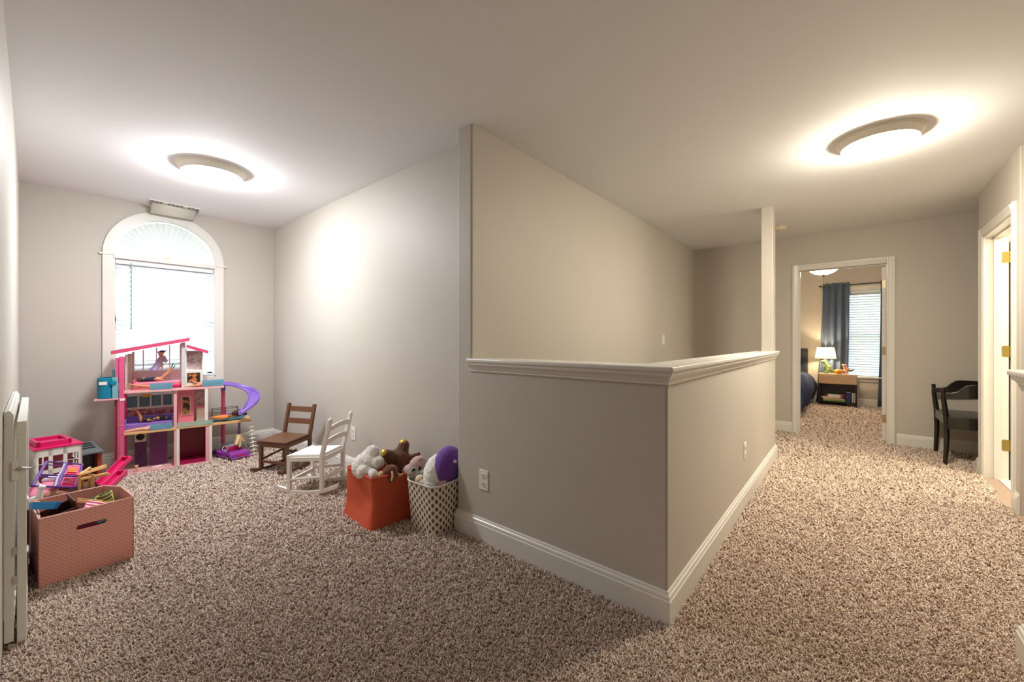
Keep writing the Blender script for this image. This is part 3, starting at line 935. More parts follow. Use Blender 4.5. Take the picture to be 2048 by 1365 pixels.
panel_mesh('front_panel', (-hx, -hy), (hx, -hy), 0.0, BH_, PINKBIN, pb, slot=(0.115, 0.225, 0.232, 0.256), bow=0.006)
panel_mesh('side_panel', (hx, -hy), (hx, hy - 0.10), 0.0, BH_, PINKBIN, pb, bow=0.0)
panel_mesh('side_panel', (hx, hy - 0.10), (hx - 0.05, hy), 0.0, BH_, PINKBIN, pb)
panel_mesh('back_panel', (hx - 0.05, hy), (-hx, hy), 0.0, BH_, PINKBIN, pb, bow=0.004)
panel_mesh('side_panel', (-hx, hy), (-hx, -hy), 0.0, BH_, PINKBIN, pb, bow=-0.01)
b = MB(); b.prism([(-hx, -hy, 0.002), (hx, -hy, 0.002), (hx, hy - 0.1, 0.002), (hx - 0.05, hy, 0.002), (-hx, hy, 0.002)], (0, 0, 0.006)); b.build('bottom_panel', mat('bin_inside', (205, 150, 138), 0.8), pb)
b = MB(); rim = [(-hx, -hy), (-hx * .3, -hy - .006), (hx * .3, -hy - .006), (hx, -hy), (hx, hy - 0.1), (hx - 0.05, hy), (-hx, hy), (-hx, -hy)]
b.tube([(x, y, BH_) for x, y in rim], 0.0042, 6); b.build('rim_binding', mat('bin_binding', (232, 180, 168), 0.7), pb)

# brown toy box behind, hidden but for its top
b = MB()
bb = thing('toy_box', 'low brown open toy box behind the pink bin', 'box', (0.115, 3.57, 0), R(3))
BROWNB = mat('brown_board', (92, 62, 46), 0.7, var=0.2, vscale=20)
for nm, a in (('side_panel', (-0.15, 0.15, -0.23, -0.222, 0, 0.255)), ('side_panel', (-0.15, 0.15, 0.222, 0.23, 0, 0.255)), ('side_panel', (-0.15, -0.142, -0.23, 0.23, 0, 0.255)), ('side_panel', (0.142, 0.15, -0.23, 0.23, 0, 0.255)), ('bottom_panel', (-0.15, 0.15, -0.23, 0.23, 0, 0.01)), ('tray', (-0.142, 0.142, -0.22, 0.22, 0.225, 0.24))):
    b = MB(); b.box(*a); b.build(nm, BROWNB, bb)

# orange floppy tote
ORANGE = mat('orange_felt', (206, 92, 62), 0.75, bump=0.25, bscale=240, var=0.06, vscale=9, spec=0.25)
tb = thing('storage_tote', 'orange floppy fabric storage tote full of plush toys', 'bag', (1.50, 2.385, 0), R(-3))
rings = []
for k in range(12):
    f = k / 11
    hx_, hy_ = 0.190 - 0.018 * f - 0.010 * math.sin(PI * f), 0.195 - 0.012 * f - 0.010 * math.sin(PI * f)
    pts = rrect(0, 0, hx_, hy_, 0.022 + 0.01 * f, 6)
    npt = []; zz = []
    # resample the straight runs so the skin can crumple
    dense = []
    for i in range(len(pts)):
        p, q = pts[i], pts[(i + 1) % len(pts)]
        L_ = math.dist(p, q); m_ = 14 if L_ > 0.1 else 1
        for e in range(m_):
            dense.append((p[0] + (q[0] - p[0]) * e / m_, p[1] + (q[1] - p[1]) * e / m_))
    for x, y in dense:
        c = 0.026 * math.sin(PI * f) * mnoise.noise(Vector((x * 9, y * 9, f * 2.2 + 3)))
        crease = -0.022 * math.exp(-((y + 0.02 - 0.17 * (f - 0.5)) / 0.05) ** 2) * math.sin(PI * f) if x < -0.12 else 0
        d = math.hypot(x, y) + 1e-6
        g = 1 + (c + crease) / d
        npt.append((x * g, y * g))
        drop = 0.0
        if f > 0.9: drop = -0.012 * (1 + mnoise.noise(Vector((x * 7, y * 7, 5)))) - (0.016 if x > -0.05 and y < -0.1 else 0) * min(1, (x + 0.05) / 0.1)
        zz.append(0.325 * f + drop)
    rings.append((npt, zz))
loft_bin('tote_body', rings, ORANGE, tb, 0.007)
top = rings[-1]
b = MB(); pl = [(x, y, z + 0.001) for (x, y), z in zip(*top)]; b.tube(pl + pl[:1], 0.0055, 6, cap=False); b.build('rim_binding', ORANGE, tb, smooth=60)
b = MB(); b.lathe([(0.004, 0.003), (0.008, 0.003), (0.009, 0.0), (0.004, -0.001)], (0.09, -0.189, 0.245), 16, Matrix.Rotation(R(90), 3, 'X')); b.build('eyelet', mat('gunmetal', (50, 44, 42), 0.35, metal=1), tb, smooth=40)

# cream basket with brown diamonds
IKAT = lattice_mat('ikat_canvas', (234, 226, 210), (112, 92, 70), 0.046, 0.046, 1.15, 0.85, soft=0.04, thr=0.255)
wb = thing('fabric_basket', 'cream fabric basket printed with brown diamonds full of plush toys', 'basket', (1.632, 1.995, 0), R(2))
rings = []
for k in range(7):
    f = k / 6
    pts = rrect(0, 0, 0.124 + 0.018 * f, 0.132 + 0.012 * f, 0.06, 7)
    zz = [0.292 * f + (0.012 * (abs(y) / 0.14) ** 2 * (1 if x > 0 else 0.3) if f > 0.9 else 0) for x, y in pts]
    rings.append((pts, zz))
loft_bin('basket_body', rings, IKAT, wb, 0.007)
CREAM = mat('cream_binding', (236, 228, 212), 0.8)
pl = [(x, y, z) for (x, y), z in zip(*rings[-1])]
b = MB(); b.tube(pl + pl[:1], 0.0045, 6, cap=False); b.build('rim_binding', CREAM, wb, smooth=60)
pl = [(x, y, 0.006) for (x, y) in rings[0][0]]
b = MB(); b.tube(pl + pl[:1], 0.0045, 6, cap=False); b.build('base_piping', CREAM, wb, smooth=60)

# ------------------------------------------------------------------ plush toys
def fur(o, n, ln, m, parent):
    me = o.data
    me.calc_loop_triangles()
    co = np.empty(len(me.vertices) * 3, np.float32); me.vertices.foreach_get('co', co); co = co.reshape(-1, 3)
    tr = np.array([t_.vertices[:] for t_ in me.loop_triangles])
    a, b_, c = co[tr[:, 0]], co[tr[:, 1]], co[tr[:, 2]]
    nr = np.cross(b_ - a, c - a); ar = np.linalg.norm(nr, axis=1) + 1e-12; nr /= ar[:, None]
    ix = rng.choice(len(tr), n, p=ar / ar.sum())
    u, v = rng.random(n), rng.random(n); fl_ = u + v > 1; u[fl_], v[fl_] = 1 - u[fl_], 1 - v[fl_]
    p = a[ix] + (b_[ix] - a[ix]) * u[:, None] + (c[ix] - a[ix]) * v[:, None]
    d = nr[ix] + rng.normal(0, 0.55, (n, 3)); d /= np.linalg.norm(d, axis=1)[:, None]
    s_ = np.cross(d, rng.normal(0, 1, (n, 3))); s_ /= np.linalg.norm(s_, axis=1)[:, None]
    w = 0.0009
    V = np.stack([p - s_ * w - nr[ix] * 0.001, p + s_ * w - nr[ix] * 0.001, p + d * (ln * rng.uniform(0.6, 1.2, n))[:, None]], 1).reshape(-1, 3)
    F = np.arange(n * 3, dtype=np.int32)
    fm = bpy.data.meshes.new('fur')
    fm.vertices.add(n * 3); fm.vertices.foreach_set('co', V.astype(np.float32).ravel())
    fm.loops.add(n * 3); fm.loops.foreach_set('vertex_index', F)
    fm.polygons.add(n); fm.polygons.foreach_set('loop_start', F[::3].copy()); fm.polygons.foreach_set('loop_total', np.full(n, 3, np.int32))
    fm.update(calc_edges=True); fm.materials.append(m)
    q = bpy.data.objects.new('fur', fm); COL.objects.link(q); q.parent = parent; q['kind'] = 'stuff'
WFUR = mat('white_fur', (252, 248, 240), 0.9, bump=1.0, bscale=150, sheen=0.5)
BFUR = mat('brown_fur', (110, 66, 36), 0.9, bump=1.0, bscale=170, sheen=0.4, var=0.2, vscale=60)
RFUR = mat('rust_fur', (128, 72, 42), 0.9, bump=1.0, bscale=170, sheen=0.4, var=0.2, vscale=60)
TANF = mat('tan_felt', (214, 178, 132), 0.9, bump=0.4, bscale=300)
GOLD = mat('gold_fabric', (205, 172, 84), 0.35, metal=0.6, bump=0.3, bscale=300)
PINKF = mat('pink_plush', (208, 172, 166), 0.9, bump=0.5, bscale=250, sheen=0.4)
PURP = mat('purple_plush', (112, 62, 158), 0.85, bump=0.35, bscale=260, sheen=0.4)
BLKF = mat('black_fur', (34, 28, 28), 0.9, bump=0.6, bscale=200)
GRYF = mat('grey_fur', (186, 180, 172), 0.9, bump=0.8, bscale=200)
def plush(name, label, base, parts, group=None):
    """parts: (part name, material, shapes in world space); first is the body"""
    t = thing(name, label, 'plush toy', base, 0, group)
    bx, by, bz = base
    for nm, m, shapes in parts:
        sh = []
        for s in shapes:
            s = list(s); s[1] = (s[1][0] - bx, s[1][1] - by, s[1][2] - bz)
            if s[0] == 'c': s[3] = (s[3][0] - bx, s[3][1] - by, s[3][2] - bz)
            sh.append(tuple(s))
        ob_ = blob(nm, sh, m, t, voxel=0.006, noise_amp=0.0035 if 'FUR' in m.name.upper() else 0.0008, noise_sc=70)
        if 'FUR' in m.name.upper() and nm in ('body', 'tail', 'head'):
            fur(ob_, 7000 if nm == 'body' else 3000, 0.007, m, ob_)
    return t
plush('plush_bear', 'fluffy white plush bear lying face down in the orange tote', (1.40, 2.42, 0.24),
      [('body', WFUR, [('e', (1.395, 2.43, 0.335), (0.085, 0.08, 0.085)), ('c', (1.41, 2.44, 0.37), 0.055, (1.445, 2.43, 0.415), 0.045), ('c', (1.38, 2.40, 0.33), 0.045, (1.335, 2.36, 0.325), 0.036), ('c', (1.39, 2.37, 0.31), 0.035, (1.375, 2.30, 0.306), 0.032), ('c', (1.41, 2.43, 0.30), 0.06, (1.42, 2.44, 0.24), 0.05)]),
       ('tail', WFUR, [('e', (1.425, 2.325, 0.372), 0.036)]),
       ('paw_pad', PINKF, [('e', (1.352, 2.277, 0.302), (0.014, 0.010, 0.016))])])
plush('plush_moose', 'large brown plush animal upside down with gold hooves, in the orange tote', (1.60, 2.40, 0.24),
      [('body', BFUR, [('e', (1.605, 2.37, 0.335), (0.085, 0.08, 0.075)), ('c', (1.62, 2.37, 0.36), 0.05, (1.655, 2.375, 0.425), 0.036), ('c', (1.56, 2.36, 0.36), 0.045, (1.500, 2.345, 0.402), 0.034), ('c', (1.60, 2.36, 0.33), 0.07, (1.59, 2.34, 0.25), 0.07)]),
       ('hoof', GOLD, [('e', (1.650, 2.378, 0.452), (0.028, 0.028, 0.018), (0, R(-20), 0))]),
       ('hoof', GOLD, [('e', (1.478, 2.345, 0.420), (0.020, 0.026, 0.026), (0, R(40), 0))]),
       ('ear', BFUR, [('c', (1.66, 2.31, 0.355), 0.02, (1.695, 2.265, 0.378), 0.014)])])
plush('plush_moose', 'small rust brown plush moose with tan antlers over the tote rim', (1.45, 2.24, 0.26),
      [('head', RFUR, [('e', (1.455, 2.235, 0.320), (0.052, 0.045, 0.048)), ('c', (1.455, 2.235, 0.30), 0.045, (1.47, 2.27, 0.25), 0.045)]),
       ('muzzle', TANF, [('e', (1.405, 2.255, 0.310), (0.024, 0.028, 0.028))]),
       ('antler', TANF, [('c', (1.437, 2.188, 0.338), 0.007, (1.428, 2.168, 0.315), 0.008), ('c', (1.428, 2.168, 0.315), 0.008, (1.418, 2.165, 0.292), 0.008)]),
       ('antler', TANF, [('c', (1.482, 2.195, 0.318), 0.008, (1.487, 2.185, 0.302), 0.009), ('c', (1.487, 2.185, 0.302), 0.008, (1.508, 2.185, 0.303), 0.008)])])
plush('plush_pig', 'pale pink plush toy leaning out of the orange tote at the wall', (1.66, 2.22, 0.26),
      [('body', PINKF, [('e', (1.655, 2.225, 0.325), (0.062, 0.050, 0.052), (0, R(-35), 0)), ('e', (1.62, 2.25, 0.28), (0.06, 0.06, 0.05))]),
       ('ear', mat('mauve_plush', (196, 156, 150), 0.9), [('e', (1.652, 2.190, 0.366), (0.018, 0.010, 0.012))])])
plush('plush_panda', 'small grey and black plush panda between tote and basket', (1.555, 2.14, 0.255),
      [('head', GRYF, [('e', (1.560, 2.135, 0.305), (0.042, 0.038, 0.042)), ('e', (1.565, 2.13, 0.265), (0.04, 0.035, 0.03))]),
       ('ear', BLKF, [('e', (1.585, 2.105, 0.341), (0.014, 0.010, 0.016))]),
       ('ear', BLKF, [('e', (1.545, 2.115, 0.337), (0.016, 0.010, 0.010))])])
plush('plush_squash', 'big round purple plush toy with white belly in the cream basket', (1.68, 1.985, 0.22),
      [('body', PURP, [('e', (1.672, 1.938, 0.370), (0.100, 0.080, 0.126), (0, R(16), 0))]),
       ('belly', WFUR, [('e', (1.622, 1.985, 0.335), (0.082, 0.078, 0.112), (0, R(20), 0))]),
       ('cheek', PINKF, [('e', (1.590, 1.938, 0.278), (0.022, 0.022, 0.022))])])
b = MB(); b.obox((1.668, 1.864, 0.412), (0.022, 0.002, 0.018), (R(-20), 0, R(-14))); t = b.build('care_label', mat('label_white', (244, 240, 234), 0.7), bpy.data.objects['plush_squash']); t.location = (-1.68, -1.985, -0.22)
plush('plush_chick', 'little cream plush bird with a red beak inside the cream basket', (1.545, 2.05, 0.24),
      [('body', mat('cream_plush', (236, 218, 186), 0.9, bump=0.4, bscale=250), [('e', (1.548, 2.055, 0.288), (0.030, 0.030, 0.032)), ('e', (1.555, 2.06, 0.255), (0.036, 0.036, 0.025))]),
       ('beak', mat('red_felt', (200, 46, 36), 0.8), [('e', (1.568, 2.018, 0.279), (0.010, 0.010, 0.009))]),
       ('cap', mat('tan_plush', (190, 128, 74), 0.9), [('e', (1.558, 2.035, 0.306), (0.016, 0.016, 0.010))])])
plush('plush_rabbit', 'white and pink plush rabbit at the front of the cream basket', (1.57, 1.95, 0.24),
      [('body', WFUR, [('e', (1.562, 1.965, 0.272), (0.045, 0.045, 0.030)), ('c', (1.56, 1.98, 0.275), 0.022, (1.535, 2.02, 0.280), 0.016)]),
       ('ear', PINKF, [('c', (1.585, 1.915, 0.285), 0.016, (1.610, 1.890, 0.295), 0.013)])])

# ------------------------------------------------------------------ dark armchair in the hall alcove
ch = thing('armchair', 'black wooden armchair with curved arms in the hall alcove', 'chair', (5.70, -0.665, 0))
for s in (-1, 1):
    x = s * 0.28
    b = MB(); b.tube([(x, 0.006, 0.0), (x, -0.004, 0.25), (x, 0.0, 0.45), (x + s * 0.004, 0.016, 0.60), (x + s * 0.004, 0.020, 0.705)], [0.016, 0.020, 0.021, 0.019, 0.016], 4); b.build('leg', BLACKW, ch, bevel=0.003)
    b = MB(); b.tube([(x, -0.49, 0.0), (x, -0.46, 0.25), (x, -0.455, 0.45), (x, -0.48, 0.62), (x, -0.53, 0.80)], [0.017, 0.020, 0.021, 0.019, 0.016], 4); b.build('leg', BLACKW, ch, bevel=0.003)
    top = [(0.03, 0.665), (-0.03, 0.672), (-0.075, 0.690), (-0.105, 0.725), (-0.13, 0.748), (-0.17, 0.755), (-0.30, 0.752), (-0.51, 0.752)]
    bot = [(-0.51, 0.66), (-0.30, 0.645), (-0.15, 0.628), (0.0, 0.618), (0.03, 0.625)]
    b = MB(); b.prism([(x - 0.013, y, z) for y, z in top + bot], (0.026, 0, 0)); b.build('arm_rail', BLACKW, ch, bevel=0.004)
    b = MB(); b.box(x - 0.012, x + 0.012, -0.45, 0.0, 0.345, 0.45); b.build('seat_rail', BLACKW, ch, bevel=0.003)
b = MB(); b.box(-0.27, 0.27, -0.455, 0.012, 0.425, 0.455); b.build('seat', BLACKW, ch, bevel=0.006)
b = MB(); b.box(-0.27, 0.27, -0.012, 0.012, 0.37, 0.43); b.build('seat_rail', BLACKW, ch, bevel=0.003)
b = MB(); b.obox((0, -0.515, 0.745), (0.55, 0.022, 0.11), (R(14), 0, 0)); b.build('backrest', BLACKW, ch, bevel=0.006)
b = MB(); b.obox((0, -0.48, 0.58), (0.55, 0.018, 0.05), (R(14), 0, 0)); b.build('back_rail', BLACKW, ch, bevel=0.004)

# ------------------------------------------------------------------ dollhouse
HO = Vector((0.46, 4.73, 0)); HA = R(-10.957)
HE1 = Vector((math.cos(HA), math.sin(HA), 0)); HE2 = Vector((-math.sin(HA), math.cos(HA), 0))
def HP(s, y, z): return HO + HE1 * s + HE2 * y + Vector((0, 0, z))
PINK = mat('pink_plastic', (224, 92, 138), 0.35)
HOT = mat('hot_pink_plastic', (214, 28, 104), 0.3)
DPINK = mat('deep_pink_plastic', (166, 32, 76), 0.35)
LPINK = mat('light_pink_plastic', (238, 176, 176), 0.4)
SALM = mat('salmon_plastic', (238, 130, 150), 0.4)
TANP = mat('tan_plastic', (226, 178, 122), 0.45)
WPL = mat('white_plastic', (236, 230, 222), 0.4)
CRPL = mat('cream_wall_plastic', (232, 224, 210), 0.45)
DPUR = mat('dark_purple_plastic', (88, 38, 96), 0.4)
MPUR = mat('mid_purple_plastic', (112, 52, 112), 0.45)
LPUR = mat('lilac_plastic', (150, 112, 196), 0.35)
VPUR = mat('violet_plastic', (136, 102, 190), 0.35)
TEAL = mat('teal_plastic', (22, 142, 176), 0.3, transl=0.2)
LTEAL = mat('pale_teal_plastic', (128, 192, 202), 0.35, transl=0.15)
RAILB = clear_mat('blue_clear_plastic', (132, 186, 208), 0.55, 0.2, (190, 222, 234))
AQUA = clear_mat('aqua_clear_plastic', (190, 216, 208), 0.38, 0.15, (214, 232, 226))
REDCL = clear_mat('magenta_clear_plastic', (150, 24, 70), 0.7, 0.2, (200, 70, 110))
PANEB = clear_mat('toy_window_pane', (120, 150, 166), 0.5, 0.15, (180, 204, 214))
def printed(name, a, b_, c_, scale):
    if name in MATS: return MATS[name]
    m = bpy.data.materials.new(name); m.use_nodes = True
    N, L = m.node_tree.nodes, m.node_tree.links; b = N['Principled BSDF']; b.inputs['Roughness'].default_value = 0.5
    tc = N.new('ShaderNodeTexCoord'); v = N.new('ShaderNodeTexVoronoi'); v.inputs['Scale'].default_value = scale
    L.new(tc.outputs['Object'], v.inputs['Vector'])
    cr = N.new('ShaderNodeValToRGB'); e = cr.color_ramp.elements
    e[0].color = lin(a); e[1].color = lin(c_); n = e.new(0.5); n.color = lin(b_); cr.color_ramp.interpolation = 'CONSTANT'
    sp = N.new('ShaderNodeSeparateColor'); L.new(v.outputs['Color'], sp.inputs[0]); L.new(sp.outputs[0], cr.inputs[0]); L.new(cr.outputs[0], b.inputs['Base Color'])
    MATS[name] = m; return m
PRT1 = printed('kitchen_print', (222, 202, 202), (190, 164, 166), (234, 222, 216), 40)
PRT2 = printed('parlour_print', (160, 84, 98), (196, 140, 144), (150, 92, 106), 46)
PRT3 = printed('mirror_print', (62, 42, 32), (170, 130, 84), (232, 214, 208), 38)
PRT4 = printed('rose_wallpaper', (236, 212, 210), (230, 202, 202), (222, 190, 190), 60)
FIRE = printed('fireplace_print', (40, 24, 18), (190, 110, 56), (226, 170, 96), 50)

dh = thing('dollhouse', 'tall three-storey pink toy dollhouse with purple slide under the window', 'dollhouse', HO, HA)
def hb(name, s0, s1, y0, y1, z0, z1, m, par=None, bevel=0.002):
    b = MB(); b.box(s0, s1, y0, y1, z0, z1)
    return b.build(name, m, par or dh, bevel=bevel)
hb('ground_slab', 0.0, 0.64, 0.0, 0.32, 0.0, 0.018, LPINK)
hb('floor_slab', 0.013, 0.378, 0.0, 0.30, 0.345, 0.366, TANP)
hb('floor_slab', 0.378, 0.948, 0.0, 0.30, 0.350, 0.370, TANP)
hb('floor_slab', 0.013, 0.726, 0.0, 0.30, 0.700, 0.720, LPINK)
# left tower
hb('tower_column', 0.003, 0.034, 0.0, 0.03, 0.018, 1.017, PINK)
hb('tower_column', 0.003, 0.030, 0.27, 0.30, 0.018, 1.0, PINK)
hb('tower_column', -0.028, -0.006, 0.03, 0.10, 0.0, 0.66, DPINK)
hb('guide_rod', -0.008, 0.002, 0.015, 0.028, 0.0, 0.66, LPINK)
hb('tower_panel', -0.022, 0.004, 0.01, 0.09, 0.80, 1.005, PINK)
hb('collar', 0.000, 0.036, -0.003, 0.02, 0.43, 0.437, SALM); hb('collar', 0.006, 0.040, -0.004, 0.02, 0.642, 0.662, WPL)
# lift
lift = thing  # name kept free
lb = MB(); lb.lathe([(0.060, 0.0), (0.060, 0.165), (0.054, 0.17), (0.054, 0.0)], (0, 0, 0), 24); q = lb.build('lift_car', TEAL, dh, smooth=40); q.location = (-0.075, 0.05, 0.672)
hb('lift_plate', -0.145, 0.0, -0.012, 0.115, 0.655, 0.668, LPINK)
hb('lift_door', -0.038, -0.003, -0.012, -0.004, 0.668, 0.845, LTEAL)
hb('lift_bracket', -0.045, -0.025, 0.05, 0.06, 0.84, 0.905, LTEAL)
b = MB(); b.lathe([(0, 0.008), (0.018, 0.008), (0.02, 0.0)], (-0.03, -0.013, 0.80), 16, Matrix.Rotation(R(90), 3, 'X')); b.build('lift_knob', TEAL, dh, smooth=40)
hb('lift_sticker', -0.115, -0.068, -0.013, -0.011, 0.785, 0.812, WPL, bevel=0)
# roofs
def roof(s0, z0_, s1, z1_, y0, y1, th, m):
    b = MB(); b.prism([(s0, y0, z0_), (s1, y0, z1_), (s1, y0, z1_ + th), (s0, y0, z0_ + th)], (0, y1 - y0, 0)); return b.build('roof', m, dh, bevel=0.003)
ROOFP = mat('roof_rose', (214, 74, 112), 0.4)
roof(-0.046, 1.036, 0.469, 1.150, -0.015, 0.30, 0.028, ROOFP); roof(0.446, 1.088, 0.604, 1.030, -0.015, 0.30, 0.026, ROOFP)
for p0_, p1_ in (((-0.046, 1.064), (0.469, 1.178)), ((0.446, 1.114), (0.604, 1.056))):
    b = MB(); b.bar((p0_[0], -0.015, p0_[1] + 0.002), (p1_[0], -0.015, p1_[1] + 0.002), 0.004, 0.004); b.build('roof_edge', mat('roof_edge_grey', (206, 160, 176), 0.4), dh)
# top storey
hb('side_wall', 0.034, 0.062, 0.25, 0.28, 0.72, 1.035, CRPL)
hb('side_wall', 0.034, 0.040, 0.06, 0.28, 0.72, 1.03, CRPL)
hb('back_wall', 0.062, 0.410, 0.272, 0.28, 0.72, 0.872, PRT4)
hb('window_frame', 0.062, 0.410, 0.268, 0.282, 0.866, 0.882, CRPL)
for s, zt in ((0.062, 1.052), (0.133, 1.068), (0.224, 1.088), (0.318, 1.110), (0.395, 1.125)):
    hb('window_mullion', s, s + (0.016 if s in (0.062, 0.395) else 0.008), 0.268, 0.282, 0.875, zt, CRPL)
hb('chimney', 0.410, 0.438, 0.03, 0.10, 0.72, 1.135, mat('chimney_stripe', (206, 202, 204), 0.5, var=0.2, vscale=40))
hb('kitchen_wall', 0.438, 0.566, 0.095, 0.103, 0.872, 1.055, PRT1)
hb('kitchen_side', 0.438, 0.446, 0.03, 0.10, 0.872, 1.085, WPL); hb('kitchen_side', 0.558, 0.567, 0.03, 0.10, 0.872, 1.045, WPL)
hb('kitchen_shelf', 0.438, 0.567, 0.03, 0.10, 0.866, 0.876, WPL)
fb = hb('fireplace', 0.438, 0.567, 0.03, 0.11, 0.72, 0.866, CRPL)
hb('firebox', 0.456, 0.540, 0.026, 0.031, 0.772, 0.848, FIRE, fb, bevel=0)
hb('firebox_frame', 0.450, 0.546, 0.027, 0.0305, 0.766, 0.854, mat('fire_frame', (74, 60, 50), 0.5), fb, bevel=0)
# middle storey
for s in (0.006, 0.098, 0.182, 0.262, 0.338):
    hb('window_mullion', s, s + (0.012 if s not in (0.006, 0.338) else 0.02), 0.272, 0.284, 0.535, 0.70, WPL)
hb('window_frame', 0.006, 0.37, 0.272, 0.284, 0.525, 0.545, WPL); hb('window_frame', 0.006, 0.37, 0.272, 0.284, 0.645, 0.655, WPL)
for s0, s1 in ((0.018, 0.098), (0.110, 0.182), (0.194, 0.262), (0.274, 0.338)):
    hb('pane', s0, s1, 0.276, 0.280, 0.545, 0.645, PANEB, bevel=0)
b = MB(); b.lathe([(0, 0.004), (0.032, 0.004), (0.034, 0.0), (0, -0.004)], (0.16, 0.20, 0.655), 20, Matrix.Scale(0.45, 3, (0, 0, 1)) @ Matrix.Rotation(R(90), 3, 'X')); b.build('pendant_light', mat('amber_plastic', (232, 160, 48), 0.4), dh, smooth=40)
hb('back_wall', 0.006, 0.37, 0.275, 0.283, 0.366, 0.525, PRT2)
hb('inner_column', 0.356, 0.378, 0.02, 0.05, 0.366, 0.70, LPINK)
dr = hb('door_panel', 0.384, 0.500, 0.145, 0.155, 0.372, 0.690, SALM)
hb('mirror_frame', 0.405, 0.482, 0.138, 0.146, 0.450, 0.632, LPINK, dr); hb('mirror', 0.417, 0.470, 0.134, 0.139, 0.460, 0.622, PRT3, dr, bevel=0)
hb('back_wall', 0.50, 0.60, 0.275, 0.283, 0.372, 0.70, PRT1); hb('vanity', 0.52, 0.585, 0.19, 0.27, 0.372, 0.50, WPL); hb('vanity_top', 0.515, 0.59, 0.18, 0.275, 0.50, 0.515, SALM)
# columns
hb('column', 0.579, 0.604, 0.0, 0.026, 0.370, 0.70, WPL); hb('column', 0.612, 0.634, 0.0, 0.026, 0.0, 0.350, WPL); hb('column', 0.585, 0.612, 0.005, 0.05, 0.0, 0.350, LPINK)
hb('column', 0.376, 0.397, 0.0, 0.026, 0.0, 0.350, WPL); hb('column', 0.358, 0.378, 0.004, 0.05, 0.0, 0.350, LPINK)
# ground storey
cb = hb('cupboard', 0.087, 0.160, 0.19, 0.28, 0.018, 0.24, DPUR)
hb('handle', 0.118, 0.126, 0.185, 0.192, 0.11, 0.135, mat('dark_knob', (40, 18, 44), 0.4), cb)
ws = hb('washer', 0.085, 0.162, 0.19, 0.28, 0.24, 0.335, CRPL)
b = MB(); b.lathe([(0.0, 0.006), (0.027, 0.006), (0.030, 0.0)], (0.123, 0.19, 0.285), 24, Matrix.Rotation(R(90), 3, 'X')); b.build('washer_door', mat('dark_glass', (30, 20, 34), 0.15), ws, smooth=40)
hb('closet_door', 0.186, 0.308, 0.17, 0.18, 0.018, 0.345, MPUR)
hb('shower_wall', 0.397, 0.600, 0.26, 0.266, 0.018, 0.350, REDCL); hb('shower_wall', 0.594, 0.600, 0.03, 0.265, 0.018, 0.350, REDCL); hb('shower_tray', 0.397, 0.60, 0.02, 0.265, 0.018, 0.026, DPINK)
# railings
hb('railing', 0.197, 0.348, -0.002, 0.004, 0.720, 0.777, RAILB); hb('railing', 0.559, 0.723, -0.002, 0.004, 0.722, 0.783, RAILB); hb('railing', 0.197, 0.348, -0.002, 0.004, 0.366, 0.418, RAILB)
hb('railing', 0.378, 0.640, -0.002, 0.004, 0.362, 0.410, AQUA)
b = MB()
for z in (0.47, 0.455, 0.43): b.tube([(0.64, 0.29, z), (0.86, 0.29, z + 0.006)], 0.0028, 6)
for s in (0.645, 0.755, 0.855): b.tube([(s, 0.29, 0.37), (s, 0.29, 0.473)], 0.0035, 6)
b.build('deck_fence', mat('fence_grey', (70, 66, 66), 0.5), dh)
# slide
path = [(0.715, 0.14, 0.712), (0.80, 0.16, 0.695), (0.88, 0.155, 0.665), (0.945, 0.12, 0.628), (0.975, 0.06, 0.585), (0.962, 0.0, 0.54), (0.920, -0.045, 0.495), (0.870, -0.065, 0.455), (0.842, -0.07, 0.44)]
def smoothpath(p, n):
    out = []
    for i in range(len(p) - 1):
        p0, p1, p2, p3 = [Vector(p[max(0, min(len(p) - 1, i + k))]) for k in (-1, 0, 1, 2)]
        for e in range(n):
            t_ = e / n
            out.append(0.5 * ((2 * p1) + (-p0 + p2) * t_ + (2 * p0 - 5 * p1 + 4 * p2 - p3) * t_ ** 2 + (-p0 + 3 * p1 - 3 * p2 + p3) * t_ ** 3))
    out.append(Vector(p[-1])); return out
sp_ = smoothpath(path, 5)
rows = []; side_rows = [[], []]
for i, p in enumerate(sp_):
    d = (sp_[min(i + 1, len(sp_) - 1)] - sp_[max(i - 1, 0)]); d.z = 0; d.normalize()
    n_ = Vector((-d.y, d.x, 0))       # left of travel = outer side first
    w = 0.048
    bank = 0.012
    row = [p + n_ * w + Vector((0, 0, 0.040)), p + n_ * w * 0.98 + Vector((0, 0, 0.006)), p + n_ * w * 0.5, p, p - n_ * w * 0.5, p - n_ * w * 0.98 + Vector((0, 0, 0.004)), p - n_ * w + Vector((0, 0, 0.030))]
    rows.append(row)
b = MB(); b.grid(rows); b.build('slide', VPUR, dh, solid=0.004, smooth=60)
hb('slide_leg', 0.850, 0.872, 0.18, 0.20, 0.0, 0.45, VPUR)
b = MB(); b.tube([(0.73, 0.20, 0.0), (0.73, 0.20, 0.655)], 0.017, 14); b.build('slide_post', PINK, dh, smooth=40)
b = MB(); b.lathe([(0.020, 0), (0.020, 0.03), (0.012, 0.045), (0.012, 0.05)], (0.73, 0.20, 0.655), 14); b.build('post_socket', VPUR, dh, smooth=40)
